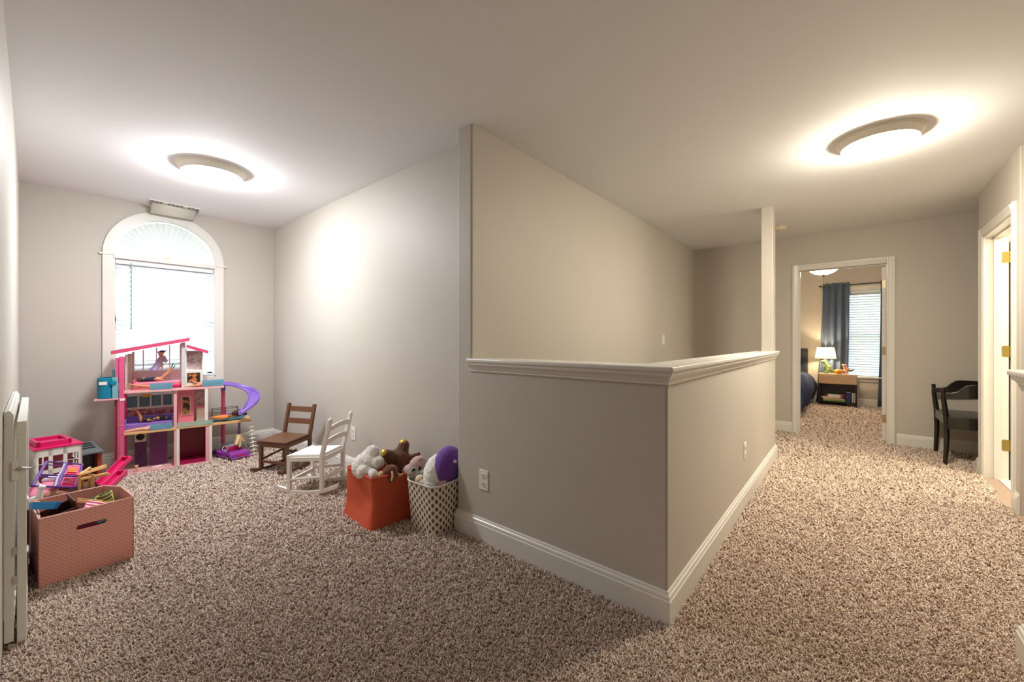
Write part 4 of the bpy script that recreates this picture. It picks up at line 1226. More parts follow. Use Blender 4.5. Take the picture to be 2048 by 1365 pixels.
# ladder at the end of the deck
b = MB(); b.bar((0.938, -0.006, 0.350), (0.968, -0.020, 0.01), 0.014, 0.008, (0, 1, 0)); lad = b.build('ladder_spine', WPL, dh)
for i in range(9):
    f = (i + 0.4) / 9
    b = MB(); c_ = Vector((0.938, -0.008, 0.350)).lerp(Vector((0.968, -0.022, 0.01)), f); b.obox(c_, (0.052, 0.02, 0.006), (0, R(-6), 0)); b.build('rung', WPL, lad)
hb('ladder_foot', 0.90, 1.0, -0.04, 0.02, 0.0, 0.008, SALM)
hb('deck_tile', 0.66, 0.76, 0.05, 0.12, 0.0, 0.006, HOT)

# furniture standing in the dollhouse
so = thing('toy_sofa', 'purple toy sofa on the middle floor of the dollhouse', 'toy sofa', HP(0.19, 0.15, 0.366), HA)
b = MB(); b.box(-0.16, 0.16, -0.05, 0.05, 0.0, 0.055); b.build('seat', LPUR, so, bevel=0.008)
b = MB(); b.box(-0.16, 0.16, 0.035, 0.065, 0.03, 0.11); b.build('backrest', VPUR, so, bevel=0.008)
for s in (-1, 1):
    b = MB(); b.box(s * 0.165 - 0.012, s * 0.165 + 0.012, -0.05, 0.06, 0.0, 0.095); b.build('armrest', LPUR, so, bevel=0.006)
bd = thing('toy_bed', 'pink toy daybed on the top floor of the dollhouse', 'toy bed', HP(0.25, 0.15, 0.72), HA)
b = MB(); b.box(-0.165, 0.165, -0.06, 0.07, 0.0, 0.062); b.build('mattress', SALM, bd, bevel=0.008)
b = MB(); b.box(-0.170, -0.155, -0.065, 0.075, 0.0, 0.085); b.build('headboard', PINK, bd, bevel=0.004)
b = MB(); b.box(0.10, 0.165, -0.075, -0.058, 0.01, 0.03); b.build('drawer_front', HOT, bd, bevel=0.003)
lo = thing('toy_lounger', 'turquoise toy lounger on the dollhouse deck under the slide', 'toy lounger', HP(0.765, 0.09, 0.370), HA)
rows = [[(-0.135 + 0.27 * i / 12, yy, 0.006 + 0.022 * max(0, (i - 7) / 5) ** 1.5 + 0.006 * abs(yy) / 0.04) for yy in (-0.045, 0, 0.045)] for i in range(13)]
b = MB(); b.grid(rows); b.build('mat', TEAL, lo, solid=0.010, smooth=60)

# ------------------------------------------------------------------ fashion dolls
SKA, SKB, SKC = mat('doll_skin_tan', (206, 140, 100), 0.4), mat('doll_skin_brown', (150, 92, 62), 0.4), mat('doll_skin_light', (226, 172, 138), 0.4)
HBK, HBR, HBL = mat('doll_hair_black', (34, 22, 24), 0.4, var=0.3, vscale=90), mat('doll_hair_brown', (72, 40, 28), 0.4, var=0.3, vscale=90), mat('doll_hair_blond', (214, 180, 128), 0.4, var=0.25, vscale=120)
def doll(label, base, J, skin, hair, outfit=None, hairshape=None, rz=HA, group=None, sc=1.0):
    """J: hip, chest, head, and limb chains, all in the frame at base"""
    t = thing('fashion_doll', label, 'doll', base, rz, group); t.scale = (sc, sc, sc)
    sh = [('c', J['hip'], 0.0165, J['chest'], 0.0175), ('c', J['chest'], 0.008, J['head'], 0.007), ('e', J['head'], (0.0165, 0.0165, 0.0175))]
    for leg in J['legs']:
        sh += [('c', J['hip'], 0.0135, leg[0], 0.0095), ('c', leg[0], 0.0095, leg[1], 0.0055)]
        if len(leg) > 2: sh.append(('c', leg[1], 0.0055, leg[2], 0.0045))
    for arm in J['arms']:
        sh += [('c', J['chest'], 0.009, arm[0], 0.0065), ('c', arm[0], 0.0065, arm[1], 0.0048), ('e', arm[1], (0.006, 0.006, 0.006))]
    blob('body', sh, skin, t, voxel=0.0036, smooth_it=2)
    hd = Vector(J['head'])
    hs = hairshape or [('e', hd + Vector((0, 0.004, 0.004)), 0.021)]
    blob('hair', hs, hair, t, voxel=0.0045, smooth_it=2, noise_amp=0.004, noise_sc=130)
    if outfit:
        for om, os_ in outfit: blob('clothing', os_, om, t, voxel=0.0042, smooth_it=2)
    return t
NAVY = mat('doll_navy', (24, 26, 62), 0.7); ORG = mat('doll_orange', (226, 138, 60), 0.7); BLKD = mat('doll_black', (26, 22, 28), 0.6); LILAC = mat('doll_lilac_tulle', (206, 190, 232), 0.7, transl=0.3); TSHOE = mat('doll_teal_shoe', (60, 150, 150), 0.4)
doll('doll in navy lying on the pink toy daybed with legs raised', HP(0.22, 0.15, 0.782),
     dict(hip=(0.045, 0, 0.022), chest=(-0.02, 0, 0.022), head=(-0.075, 0, 0.024), legs=[((0.09, 0.008, 0.075), (0.125, 0.01, 0.14)), ((0.085, -0.012, 0.06), (0.135, -0.015, 0.125))], arms=[((0.02, -0.03, 0.02), (0.06, -0.03, 0.015)), ((-0.03, 0.03, 0.02), (0.0, 0.045, 0.012))]),
     SKA, HBR, [(NAVY, [('c', (-0.10, 0, 0.018), 0.016, (0.0, 0, 0.022), 0.020)]), (TSHOE, [('c', (0.122, 0.01, 0.135), 0.007, (0.13, 0.012, 0.158), 0.005)]), (TSHOE, [('c', (0.132, -0.015, 0.12), 0.007, (0.144, -0.016, 0.142), 0.005)])],
     [('e', (-0.085, 0, 0.026), (0.024, 0.020, 0.018)), ('c', (-0.09, 0, 0.02), 0.012, (-0.10, -0.02, 0.014), 0.01)])
doll('doll lying behind the top floor railing with bare legs to the left', HP(0.20, 0.035, 0.721),
     dict(hip=(0.01, 0, 0.022), chest=(0.07, 0.005, 0.022), head=(0.125, 0.005, 0.024), legs=[((-0.06, 0.0, 0.036), (-0.15, 0.0, 0.060)), ((-0.06, 0.022, 0.022), (-0.14, 0.02, 0.020))], arms=[((0.05, -0.02, 0.02), (0.02, -0.02, 0.016)), ((0.09, 0.03, 0.02), (0.13, 0.035, 0.012))]),
     SKA, HBR)
doll('black-haired doll lying on the purple toy sofa with legs up', HP(0.165, 0.13, 0.421),
     dict(hip=(-0.03, 0, 0.024), chest=(0.03, 0, 0.024), head=(0.085, 0, 0.030), legs=[((-0.048, 0.0, 0.085), (-0.085, 0.0, 0.140)), ((-0.04, 0.02, 0.070), (-0.06, 0.024, 0.120))], arms=[((0.01, -0.03, 0.022), (0.045, -0.035, 0.018)), ((0.03, 0.03, 0.03), (0.0, 0.03, 0.025))]),
     SKA, HBK, [(BLKD, [('c', (-0.02, 0, 0.026), 0.019, (0.03, 0, 0.026), 0.0195)])], [('e', (0.10, 0.006, 0.034), (0.030, 0.024, 0.020)), ('c', (0.11, 0.0, 0.03), 0.016, (0.16, 0.0, 0.012), 0.010)])
doll('doll lying on the tan dollhouse floor below the purple sofa', HP(0.17, 0.03, 0.367),
     dict(hip=(0.02, 0, 0.019), chest=(0.08, 0.0, 0.020), head=(0.135, 0.0, 0.022), legs=[((-0.06, -0.008, 0.016), (-0.14, -0.01, 0.009)), ((-0.06, 0.014, 0.016), (-0.13, 0.018, 0.009))], arms=[((0.04, -0.02, 0.015), (0.0, -0.02, 0.012)), ((0.06, 0.028, 0.015), (0.02, 0.03, 0.01))]),
     SKC, HBR, [(LPINK, [('c', (0.02, 0, 0.020), 0.019, (0.07, 0, 0.020), 0.0195)])])
doll('doll in an orange outfit lying on the turquoise lounger', HP(0.735, 0.05, 0.386),
     dict(hip=(-0.04, 0, 0.022), chest=(0.02, 0.0, 0.024), head=(0.068, 0.0, 0.034), legs=[((-0.085, -0.012, 0.030), (-0.125, -0.02, 0.014)), ((-0.085, 0.015, 0.030), (-0.12, 0.02, 0.018))], arms=[((0.0, -0.032, 0.020), (-0.04, -0.045, 0.010)), ((0.05, 0.03, 0.02), (0.10, 0.02, 0.025))]),
     SKB, HBR, [(ORG, [('c', (-0.05, 0, 0.022), 0.018, (0.015, 0, 0.024), 0.0195), ('c', (-0.05, -0.008, 0.024), 0.014, (-0.075, -0.012, 0.03), 0.011), ('c', (0.01, -0.012, 0.026), 0.011, (0.0, -0.03, 0.022), 0.009)])], [('e', (0.075, 0.006, 0.044), (0.026, 0.024, 0.026)), ('e', (0.065, -0.012, 0.05), (0.018, 0.014, 0.018))], sc=1.12)
doll('dark-haired doll lying on the lounger beside the orange one', HP(0.80, 0.125, 0.386),
     dict(hip=(-0.06, 0, 0.022), chest=(0.0, 0.0, 0.028), head=(0.04, -0.006, 0.040), legs=[((-0.11, 0.01, 0.024), (-0.165, 0.012, 0.016)), ((-0.11, 0.028, 0.024), (-0.16, 0.03, 0.016))], arms=[((0.0, -0.025, 0.03), (0.035, -0.045, 0.020)), ((-0.02, 0.03, 0.02), (-0.05, 0.03, 0.01))]),
     SKB, HBK, [(MPUR, [('c', (-0.05, 0, 0.022), 0.019, (0.0, 0, 0.028), 0.020)])], [('e', (0.055, -0.005, 0.046), (0.028, 0.026, 0.026)), ('c', (0.06, -0.01, 0.045), 0.018, (0.098, -0.025, 0.026), 0.012)], sc=1.12)
doll('doll lying on the top floor in front of the toy fireplace', HP(0.585, 0.02, 0.721),
     dict(hip=(0.0, 0, 0.018), chest=(0.055, 0.004, 0.018), head=(0.105, 0.006, 0.02), legs=[((-0.07, -0.004, 0.016), (-0.150, -0.006, 0.010)), ((-0.06, 0.0, 0.034), (-0.10, 0.0, 0.058))], arms=[((0.03, -0.012, 0.014), (0.0, -0.012, 0.01)), ((0.06, 0.03, 0.015), (0.09, 0.035, 0.01))]),
     SKA, HBR)
doll('small fairy doll in lilac tulle hanging from the dollhouse roof', HP(0.265, 0.15, 0.88),
     dict(hip=(0.0, 0, 0.085), chest=(0.005, 0, 0.125), head=(0.006, 0, 0.160), legs=[((-0.01, 0, 0.045), (-0.02, 0, 0.012)), ((0.008, 0.006, 0.045), (0.004, 0.008, 0.012))], arms=[((0.022, 0, 0.13), (0.034, 0, 0.10)), ((-0.012, 0.01, 0.14), (-0.02, 0.015, 0.165))]),
     SKC, mat('doll_hair_violet', (104, 62, 128), 0.5), [(LILAC, [('c', (0.0, 0, 0.115), 0.018, (-0.045, 0.0, 0.01), 0.026), ('c', (-0.01, 0, 0.06), 0.02, (-0.065, 0.004, 0.012), 0.016)]), (LILAC, [('c', (0.022, 0.004, 0.125), 0.010, (0.030, 0.004, 0.085), 0.016)])],
     [('e', (0.006, 0.003, 0.170), (0.022, 0.018, 0.012)), ('c', (0.0, 0, 0.17), 0.008, (0.038, 0, 0.182), 0.004), ('c', (0, 0, 0.17), 0.008, (-0.028, 0, 0.168), 0.004), ('c', (0.0, 0, 0.175), 0.003, (0.0, 0, 0.213), 0.002)])
# toy puppy on the base slab
t = thing('toy_puppy', 'tiny tan toy puppy on the front edge of the dollhouse base', 'toy dog', HP(0.112, 0.03, 0.018), HA + R(20))
blob('body', [('e', (0, 0, 0.024), (0.012, 0.010, 0.012)), ('e', (-0.006, -0.004, 0.046), (0.013, 0.012, 0.012)), ('c', (-0.006, -0.004, 0.02), 0.005, (-0.01, -0.006, 0.003), 0.004), ('c', (0.006, -0.004, 0.02), 0.005, (0.006, -0.006, 0.003), 0.004), ('c', (0.006, 0.006, 0.018), 0.005, (0.009, 0.008, 0.003), 0.004)], mat('puppy_tan', (226, 188, 146), 0.6), t, voxel=0.0028, smooth_it=1)
blob('ear', [('e', (-0.018, -0.004, 0.050), (0.004, 0.006, 0.009)), ('e', (0.007, -0.004, 0.052), (0.004, 0.006, 0.009))], mat('puppy_ear', (150, 104, 74), 0.6), t, voxel=0.002, smooth_it=1)
t = thing('toy_shoe', 'white toy shoe lying on the dollhouse base', 'toy shoe', HP(0.24, 0.06, 0.018), HA + R(15))
blob('upper', [('c', (-0.03, 0, 0.008), 0.007, (0.03, 0, 0.010), 0.009)], WPL, t, voxel=0.003, smooth_it=1)
b = MB(); b.box(-0.036, 0.038, -0.009, 0.009, 0, 0.003); b.build('sole', LPINK, t)

# ------------------------------------------------------------------ toy car
CARP = mat('car_purple', (148, 56, 164), 0.25, coat=0.5)
car = thing('toy_car', 'purple toy convertible parked under the dollhouse deck', 'toy car', (1.245, 4.66, 0), R(14))
side = [(-0.17, 0.035), (-0.165, 0.07), (-0.15, 0.082), (-0.05, 0.085), (-0.03, 0.072), (0.06, 0.072), (0.08, 0.085), (0.15, 0.078), (0.172, 0.06), (0.172, 0.035), (0.14, 0.022), (-0.14, 0.022)]
b = MB(); b.prism([(-0.085, y, z) for y, z in side], (0.17, 0, 0)); b.build('body', CARP, car, bevel=0.009, seg=3, smooth=50)
for sx in (-1, 1):
    for yy in (-0.105, 0.11):
        b = MB(); mrot = Matrix.Rotation(R(90), 3, 'Y')
        b.lathe([(0.0, 0.011), (0.024, 0.011), (0.029, 0.007), (0.029, -0.007), (0.024, -0.011), (0, -0.011)], (sx * 0.078, yy, 0.029), 20, mrot); wh = b.build('wheel', mat('tyre', (30, 26, 32), 0.6), car, smooth=40)
        b = MB(); b.lathe([(0, 0.0135), (0.013, 0.0135), (0.016, 0.011), (0, -0.0135 + 0.0027)], (sx * 0.078, yy, 0.029), 14, mrot if sx > 0 else Matrix.Rotation(R(-90), 3, 'Y')); b.build('hub', mat('hub_silver', (190, 184, 190), 0.3, metal=0.8), wh, smooth=40)
b = MB(); b.tube([(-0.078, 0.085, 0.08), (-0.070, 0.06, 0.135), (0.070, 0.06, 0.135), (0.078, 0.085, 0.08)], 0.006, 8); b.build('windscreen_frame', LTEAL, car, smooth=40)
b = MB(); b.tube([(-0.078, -0.06, 0.08), (-0.068, -0.085, 0.140), (0.068, -0.085, 0.140), (0.078, -0.06, 0.08)], 0.006, 8); b.build('roll_bar', LTEAL, car, smooth=40)
for sx in (-1, 1):
    b = MB(); b.box(sx * 0.038 - 0.03, sx * 0.038 + 0.03, -0.06, -0.042, 0.07, 0.125); b.build('seat', HOT, car, bevel=0.006)
b = MB(); b.tube([(0.022 * math.cos(2 * PI * i / 16) - 0.038, 0.03 + 0.006 * math.sin(2 * PI * i / 16), 0.098 + 0.022 * math.sin(2 * PI * i / 16)) for i in range(17)], 0.0035, 6, cap=False); b.build('steering_wheel', WPL, car, smooth=40)
b = MB(); b.box(-0.03, 0.03, -0.174, -0.168, 0.038, 0.055); b.build('number_plate', HOT, car)
b = MB(); b.box(-0.088, 0.088, -0.176, -0.164, 0.024, 0.036); b.build('bumper', mat('bumper_violet', (168, 92, 190), 0.3), car, bevel=0.003)
doll('blond doll bent over the seat of the purple toy car', (1.275, 4.66, 0.075), dict(hip=(0.0, 0, 0.02), chest=(0.01, -0.01, 0.07), head=(0.015, -0.03, 0.105), legs=[((-0.012, 0.06, 0.022), (-0.012, 0.09, 0.008)), ((0.018, 0.06, 0.022), (0.018, 0.09, 0.008))], arms=[((0.035, 0.0, 0.05), (0.04, 0.03, 0.03)), ((-0.015, 0.0, 0.05), (-0.03, 0.03, 0.03))]), SKC, HBL,
     [(HOT, [('c', (0, 0, 0.025), 0.019, (0.008, -0.006, 0.06), 0.02)])], [('e', (0.018, -0.038, 0.125), (0.026, 0.026, 0.026)), ('c', (0.01, -0.05, 0.115), 0.022, (-0.03, -0.085, 0.07), 0.016), ('c', (0.02, -0.05, 0.11), 0.02, (0.0, -0.09, 0.04), 0.01), ('c', (0.03, -0.04, 0.13), 0.02, (0.045, -0.08, 0.08), 0.012)], rz=R(14))

# ------------------------------------------------------------------ toys on the left
# small pink-and-white toy house
ph = thing('toy_house', 'white toy house with hot pink roof standing by the left wall', 'toy house', (0.085, 4.44, 0), R(10))
def pbx(par, name, a, m, bevel=0.002):
    b = MB(); b.box(*a); return b.build(name, m, par, bevel=bevel)
HW, HD, HH = 0.115, 0.17, 0.40
wf = MB()
for a in ((-HW, HW, -HD, -HD + .008, 0, 0.10), (-HW, HW, -HD, -HD + .008, 0.30, 0.302), (-HW, HW, -HD, -HD + .008, 0.35, HH), (-HW, -HW + .02, -HD, -HD + .008, 0, HH), (HW - .02, HW, -HD, -HD + .008, 0, HH), (-HW, HW, -HD, -HD + .008, 0.225, 0.255)):
    wf.box(*a)
for x in (-0.05, 0.02): wf.box(x, x + .02, -HD, -HD + .008, 0.1, HH)
for x in (-0.08,): wf.box(x, x + .008, -HD, -HD + .008, 0.25, 0.35)
wf.build('front_wall', WPL, ph)
wr = MB()
for a in ((HW - .008, HW, -HD, HD, 0, 0.10), (HW - .008, HW, -HD, HD, 0.345, HH), (HW - .008, HW, -HD, -HD + .03, 0, HH), (HW - .008, HW, HD - .09, HD, 0, HH), (HW - .008, HW, -HD, HD, 0.268, 0.282), (HW - .008, HW, -0.05, -0.03, 0, HH), (HW - .008, HW, 0.015, 0.025, 0.1, HH)):
    wr.box(*a)
wr.build('side_wall', WPL, ph)
pbx(ph, 'side_wall', (-HW, -HW + .008, -HD, HD, 0, HH), WPL); pbx(ph, 'back_wall', (-HW, HW, HD - .008, HD, 0, HH), WPL)
pbx(ph, 'floor_panel', (-HW + .01, HW - .01, -HD + .01, HD - .01, 0.1, 0.106), PINK); pbx(ph, 'inner_wall', (-HW + .02, HW - .02, -0.02, -0.012, 0.106, HH - .01), mat('rose_plastic', (196, 92, 124), 0.4))
pbx(ph, 'roof_deck', (-HW - .006, HW + .006, -HD - .006, HD + .006, HH, HH + .012), HOT)
b = MB()
for a in ((-HW + .02, 0.07, -HD + .05, -HD + .07), (-HW + .02, 0.07, HD - .07, HD - .05), (-HW + .02, -HW + .04, -HD + .05, HD - .05), (0.055, 0.075, -HD + .05, HD - .05)):
    b.box(a[0], a[1], a[2], a[3], HH + .01, HH + .045)
b.build('roof_parapet', HOT, ph, bevel=0.003)
for k in range(6):
    y = -0.09 + 0.035 * k
    b = MB(); b.box(-0.08, 0.06, y, y + 0.012, HH + .010, HH + .02); b.build('roof_slat', PINK, ph)

# grey and brown toy barbecue
gr = thing('toy_grill', 'toy barbecue grill with grey slatted top beside the toy house', 'toy grill', (0.272, 4.80, 0), R(8))
GRY = mat('grill_grey', (104, 110, 112), 0.5); RED = mat('grill_rust', (150, 56, 34), 0.45)
b = MB(); b.prism([(-0.095, -0.17, 0.262), (-0.095, 0.12, 0.300), (-0.095, 0.12, 0.285), (-0.095, -0.17, 0.247)], (0.165, 0, 0)); gt = b.build('top_tray', GRY, gr, bevel=0.003)
for k in range(3):
    y = -0.05 + 0.06 * k; zt = 0.262 + (y + 0.17) * 0.131
    b = MB(); b.obox((-0.012, y, zt + 0.001), (0.115, 0.028, 0.004), (R(7.5), 0, 0)); b.build('slot', mat('slot_black', (18, 18, 20), 0.6), gt)
b = MB(); b.box(0.040, 0.066, -0.14, 0.11, 0.06, 0.262); b.build('side_panel', RED, gr, bevel=0.003)
b = MB(); b.box(-0.085, -0.072, -0.14, 0.11, 0.06, 0.252); b.build('side_panel', mat('grill_wood', (140, 84, 52), 0.5), gr, bevel=0.003)
b = MB(); b.box(-0.075, 0.05, -0.06, 0.10, 0.10, 0.252); b.build('oven', mat('oven_black', (20, 16, 16), 0.3), gr, bevel=0.003)
for x in (-0.08, 0.055):
    for y in (-0.13, 0.10):
        b = MB(); b.bar((x, y, 0), (x, y, 0.25), 0.018, 0.018); b.build('leg', RED, gr)
b = MB(); b.box(-0.08, 0.06, -0.13, 0.10, 0.055, 0.066); b.build('lower_shelf', mat('grill_amber', (176, 116, 50), 0.5), gr)

# purple toy bunk frame lying on the pile
fr = thing('toy_bunk_bed', 'purple toy bunk bed frame lying tilted on the toy pile', 'toy bed', (0.08, 3.60, 0.355))
TL, TR, BR, BL = Vector((-0.030, 0.15, 0.062)), Vector((0.118, 0.15, 0.010)), Vector((0.078, -0.14, -0.058)), Vector((-0.085, -0.14, -0.004))
def fp(a, b_): return TL.lerp(TR, a).lerp(BL.lerp(BR, a), b_)
nrm = (TR - TL).cross(BL - TL).normalized()
if nrm.z < 0: nrm = -nrm
PURT = mat('toy_purple', (92, 52, 138), 0.35)
for a0, b0, a1, b1, r in ((0, 0, 1, 0, .004), (0, 0, 0, 1, .008), (1, 0, 1, 1, .006), (0, 1, 1, 1, .005), (0, 0.55, 1, 0.55, .005), (0.55, 0, 0.55, 1, .008), (0, 0.13, 0.55, 0.13, .003), (0, 0.65, 0.55, 0.65, .003)):
    b = MB(); b.tube([fp(a0, b0), fp(a1, b1)], r, 8); b.build('frame_rail', PURT, fr, smooth=40)
def panel(a0, a1, b0, b1, m, name, lift):
    b = MB(); b.prism([fp(a0, b0) + nrm * lift, fp(a1, b0) + nrm * lift, fp(a1, b1) + nrm * lift, fp(a0, b1) + nrm * lift], nrm * 0.006); return b.build(name, m, fr)
pu = panel(0.62, 0.97, 0.08, 0.48, HOT, 'bunk_panel', -0.004); pl_ = panel(0.62, 0.97, 0.60, 0.95, HOT, 'bunk_panel', -0.004)
for k in range(3):
    q = panel(0.66, 0.90, 0.24 + 0.07 * k, 0.28 + 0.07 * k, mat('toy_orange', (240, 140, 50), 0.4), 'panel_stripe', 0.003); q.parent = pu
for k in range(5):
    q = panel(0.64, 0.95, 0.66 + 0.055 * k, 0.68 + 0.055 * k, DPINK, 'panel_rib', 0.003); q.parent = pl_
b = MB(); b.tube([fp(0.50, 0.05), fp(0.52, 0.3), fp(0.47, 0.6), fp(0.50, 1.0)], 0.006, 8); b.build('ladder_pole', mat('lilac_grey', (190, 178, 204), 0.4), fr, smooth=60)
def lump(name, label, cat, loc, shapes, m, vox=0.004, rz=0.0):
    t = thing(name, label, cat, loc, rz); blob('body', shapes, m, t, voxel=vox, smooth_it=2); return t
# pink blanket and doll clothes beneath the frame
DC = (0.06, 3.58, 0.24)
def garment(label, shapes, m, vox, amp, sc):
    o = blob('doll_dress', shapes, m, None, voxel=vox, noise_amp=amp, noise_sc=sc); o.location = DC
    return tag(o, label, 'doll clothes')
garment('crumpled pink doll dress under the purple toy frame', [('e', (0.0, 0.02, 0.05), (0.10, 0.09, 0.035), (R(-15), 0, 0)), ('e', (-0.05, -0.06, 0.04), (0.05, 0.04, 0.03))], mat('dress_pink', (232, 138, 164), 0.8), 0.007, 0.010, 26)
garment('crumpled white doll dress under the purple toy frame', [('e', (0.03, 0.075, 0.085), (0.065, 0.03, 0.022), (R(-20), 0, 0))], mat('dress_white', (232, 226, 232), 0.8), 0.006, 0.008, 34)
garment('crumpled tan doll dress under the purple toy frame', [('e', (0.02, -0.09, 0.03), (0.06, 0.035, 0.028))], mat('dress_tan', (176, 122, 104), 0.8), 0.006, 0.006, 34)
# white toy cat
t = thing('toy_unicorn', 'small white toy animal beside the purple toy frame', 'toy animal', (0.003, 3.335, 0.258), R(-30))
blob('body', [('e', (0, 0, 0.045), (0.026, 0.018, 0.022)), ('c', (0.018, 0, 0.055), 0.014, (0.024, 0, 0.10), 0.011), ('e', (0.030, -0.004, 0.112), (0.017, 0.012, 0.012)), ('c', (0.022, 0, 0.118), 0.005, (0.016, 0, 0.138), 0.002), ('c', (0.016, 0.008, 0.04), 0.008, (0.018, 0.010, 0.004), 0.007), ('c', (0.016, -0.008, 0.04), 0.008, (0.018, -0.010, 0.004), 0.007), ('c', (-0.016, 0.008, 0.04), 0.009, (-0.018, 0.010, 0.004), 0.007), ('c', (-0.016, -0.008, 0.04), 0.009, (-0.018, -0.010, 0.004), 0.007)], mat('toy_white', (240, 240, 240), 0.35), t, voxel=0.0032, smooth_it=2)
b = MB(); b.tube([(-0.022, 0, 0.05), (-0.034, 0, 0.06), (-0.036, 0, 0.085)], [0.006, 0.008, 0.003], 8); b.build('tail', MATS['toy_white'], t, smooth=60)
# tan toy bed frame
tf = thing('toy_cot', 'tan wooden toy cot frame lying on the toy pile', 'toy bed', (0.24, 3.58, 0.24))
WOODT = mat('light_toy_wood', (232, 186, 122), 0.45)
for nm, p, q in (('post', (-0.068, -0.13, 0.02), (-0.070, -0.13, 0.135)), ('post', (-0.012, -0.09, 0.01), (-0.012, -0.09, 0.110)), ('post', (-0.018, 0.06, 0.0), (-0.016, 0.06, 0.125)),
                 ('rail', (-0.070, -0.13, 0.105), (0.066, 0.03, 0.062)), ('rail', (-0.070, -0.13, 0.130), (0.066, 0.16, 0.085)), ('rail', (-0.012, -0.09, 0.098), (0.062, 0.02, 0.075)), ('rail', (-0.06, 0.04, 0.100), (0.064, 0.15, 0.098)), ('rail', (-0.07, -0.13, 0.128), (-0.014, 0.06, 0.12))):
    b = MB(); b.bar(p, q, 0.011, 0.013); b.build(nm, WOODT, tf, bevel=0.002)
# hot pink slides
def pslide(label, p0, p1, w):
    p0, p1 = Vector(p0), Vector(p1)
    t = thing('toy_slide', label, 'toy slide', p0)
    d = p1 - p0; dn = d.normalized(); sd = dn.cross(Vector((0, 0, 1))).normalized(); up = sd.cross(dn)
    b = MB(); b.prism([sd * -w, sd * w, sd * w + up * 0.006, sd * -w + up * 0.006], d); b.build('slide_bed', HOT, t, bevel=0.001)
    for s in (-1, 1):
        b = MB(); b.prism([sd * (s * w) , sd * (s * w - s * 0.005), sd * (s * w - s * 0.005) + up * 0.035, sd * (s * w) + up * 0.035], d); b.build('side_wall', mat('slide_pink', (226, 44, 116), 0.25), t, bevel=0.001)
    b = MB(); b.prism([sd * -w + d, sd * w + d, sd * w + up * 0.03 + d, sd * -w + up * 0.03 + d], dn * 0.006); b.build('end_plate', MATS['slide_pink'], t)
    return t
pslide('hot pink toy slide tilted up highest from the toy pile', (0.275, 3.60, 0.242), (0.412, 3.78, 0.338), 0.028)
pslide('shorter hot pink toy slide leaning over the box edge', (0.262, 3.40, 0.242), (0.365, 3.58, 0.292), 0.026)
lump('toy_ball', 'yellow toy piece resting by the tan cot', 'toy', (0.185, 3.66, 0.24), [('e', (0, 0, 0.085), (0.022, 0.02, 0.02)), ('c', (0, 0, 0.07), 0.014, (0, 0, 0.012), 0.016)], mat('toy_yellow', (236, 176, 40), 0.4))

# things inside the pink bin
t = thing('toy_tray', 'blue toy boat lying across the pink bin', 'toy boat', (0.035, 2.975, 0.358), rot=(R(-8), R(20), R(20)))
b = MB(); hull = [(-0.052, -0.016), (0.03, -0.02), (0.055, 0.0), (0.03, 0.02), (-0.052, 0.016)]
b.prism([(x * .85, y * .8, -0.014) for x, y in hull], (0, 0, 0.006)); b.build('hull_bottom', mat('toy_blue', (44, 146, 214), 0.35), t)
for i in range(5):
    p, q = hull[i], hull[(i + 1) % 5]
    b = MB(); b.prism([(p[0] * .85, p[1] * .8, -0.014), (q[0] * .85, q[1] * .8, -0.014), (q[0], q[1], 0.014), (p[0], p[1], 0.014)], (0, 0, 0.004)); b.build('hull_side', MATS['toy_blue'], t, solid=0.003)
b = MB(); b.ell((-0.038, 0, 0.014), (0.016, 0.012, 0.010)); b.build('cargo', mat('toy_orange2', (236, 160, 60), 0.5), t, smooth=180)
t = thing('toy_cradle', 'brown toy cradle sticking out of the pink bin', 'toy furniture', (0.098, 3.04, 0.20), rot=(R(15), R(-16), R(12)))
BRT = mat('dark_toy_brown', (84, 50, 34), 0.45)
for nm, a in (('side', (-0.058, 0.058, -0.045, -0.037, 0.05, 0.13)), ('side', (-0.058, 0.058, 0.037, 0.045, 0.05, 0.13)), ('end', (-0.062, -0.054, -0.045, 0.045, 0.02, 0.15)), ('end', (0.054, 0.062, -0.045, 0.045, 0.02, 0.165)), ('base', (-0.058, 0.058, -0.04, 0.04, 0.04, 0.05))):
    pbx(t, nm, a, BRT, 0.004)
t = thing('toy_wardrobe', 'pink ribbed toy wardrobe lying in the pink bin', 'toy furniture', (0.18, 2.985, 0.225), rot=(R(25), R(24), R(-10)))
PKW = mat('toy_rose', (222, 96, 156), 0.4)
pbx(t, 'body', (-0.05, 0.045, -0.05, 0.05, 0.03, 0.09), PKW, 0.004)
for k in range(5): pbx(t, 'rib', (-0.046, 0.041, -0.042 + 0.02 * k, -0.036 + 0.02 * k, 0.09, 0.094), MATS['slide_pink'] if False else LPINK, 0)
t = thing('toy_doll_box', 'plum and teal toy box seen through the bin handle slot', 'toy', (0.175, 2.93, 0.008), R(4))
pbx(t, 'body', (-0.055, 0.045, -0.02, 0.02, 0.0, 0.262), mat('plum_card', (120, 36, 78), 0.5)); pbx(t, 'flap', (0.028, 0.06, -0.026, -0.02, 0.225, 0.262), mat('teal_card', (50, 172, 170), 0.5))
t = thing('string_bundle', 'green and yellow looped raffia bundle standing in the pink bin', 'raffia', (0.245, 3.09, 0.20))
b = MB(); b.lathe([(0.0, 0.0), (0.03, 0.0), (0.038, 0.05), (0.034, 0.09), (0.020, 0.125), (0, 0.135)], (0, 0, 0), 20); b.build('core', mat('raffia_dark', (70, 74, 40), 0.8), t, smooth=60)
RAF = mat('raffia', (190, 184, 92), 0.6)
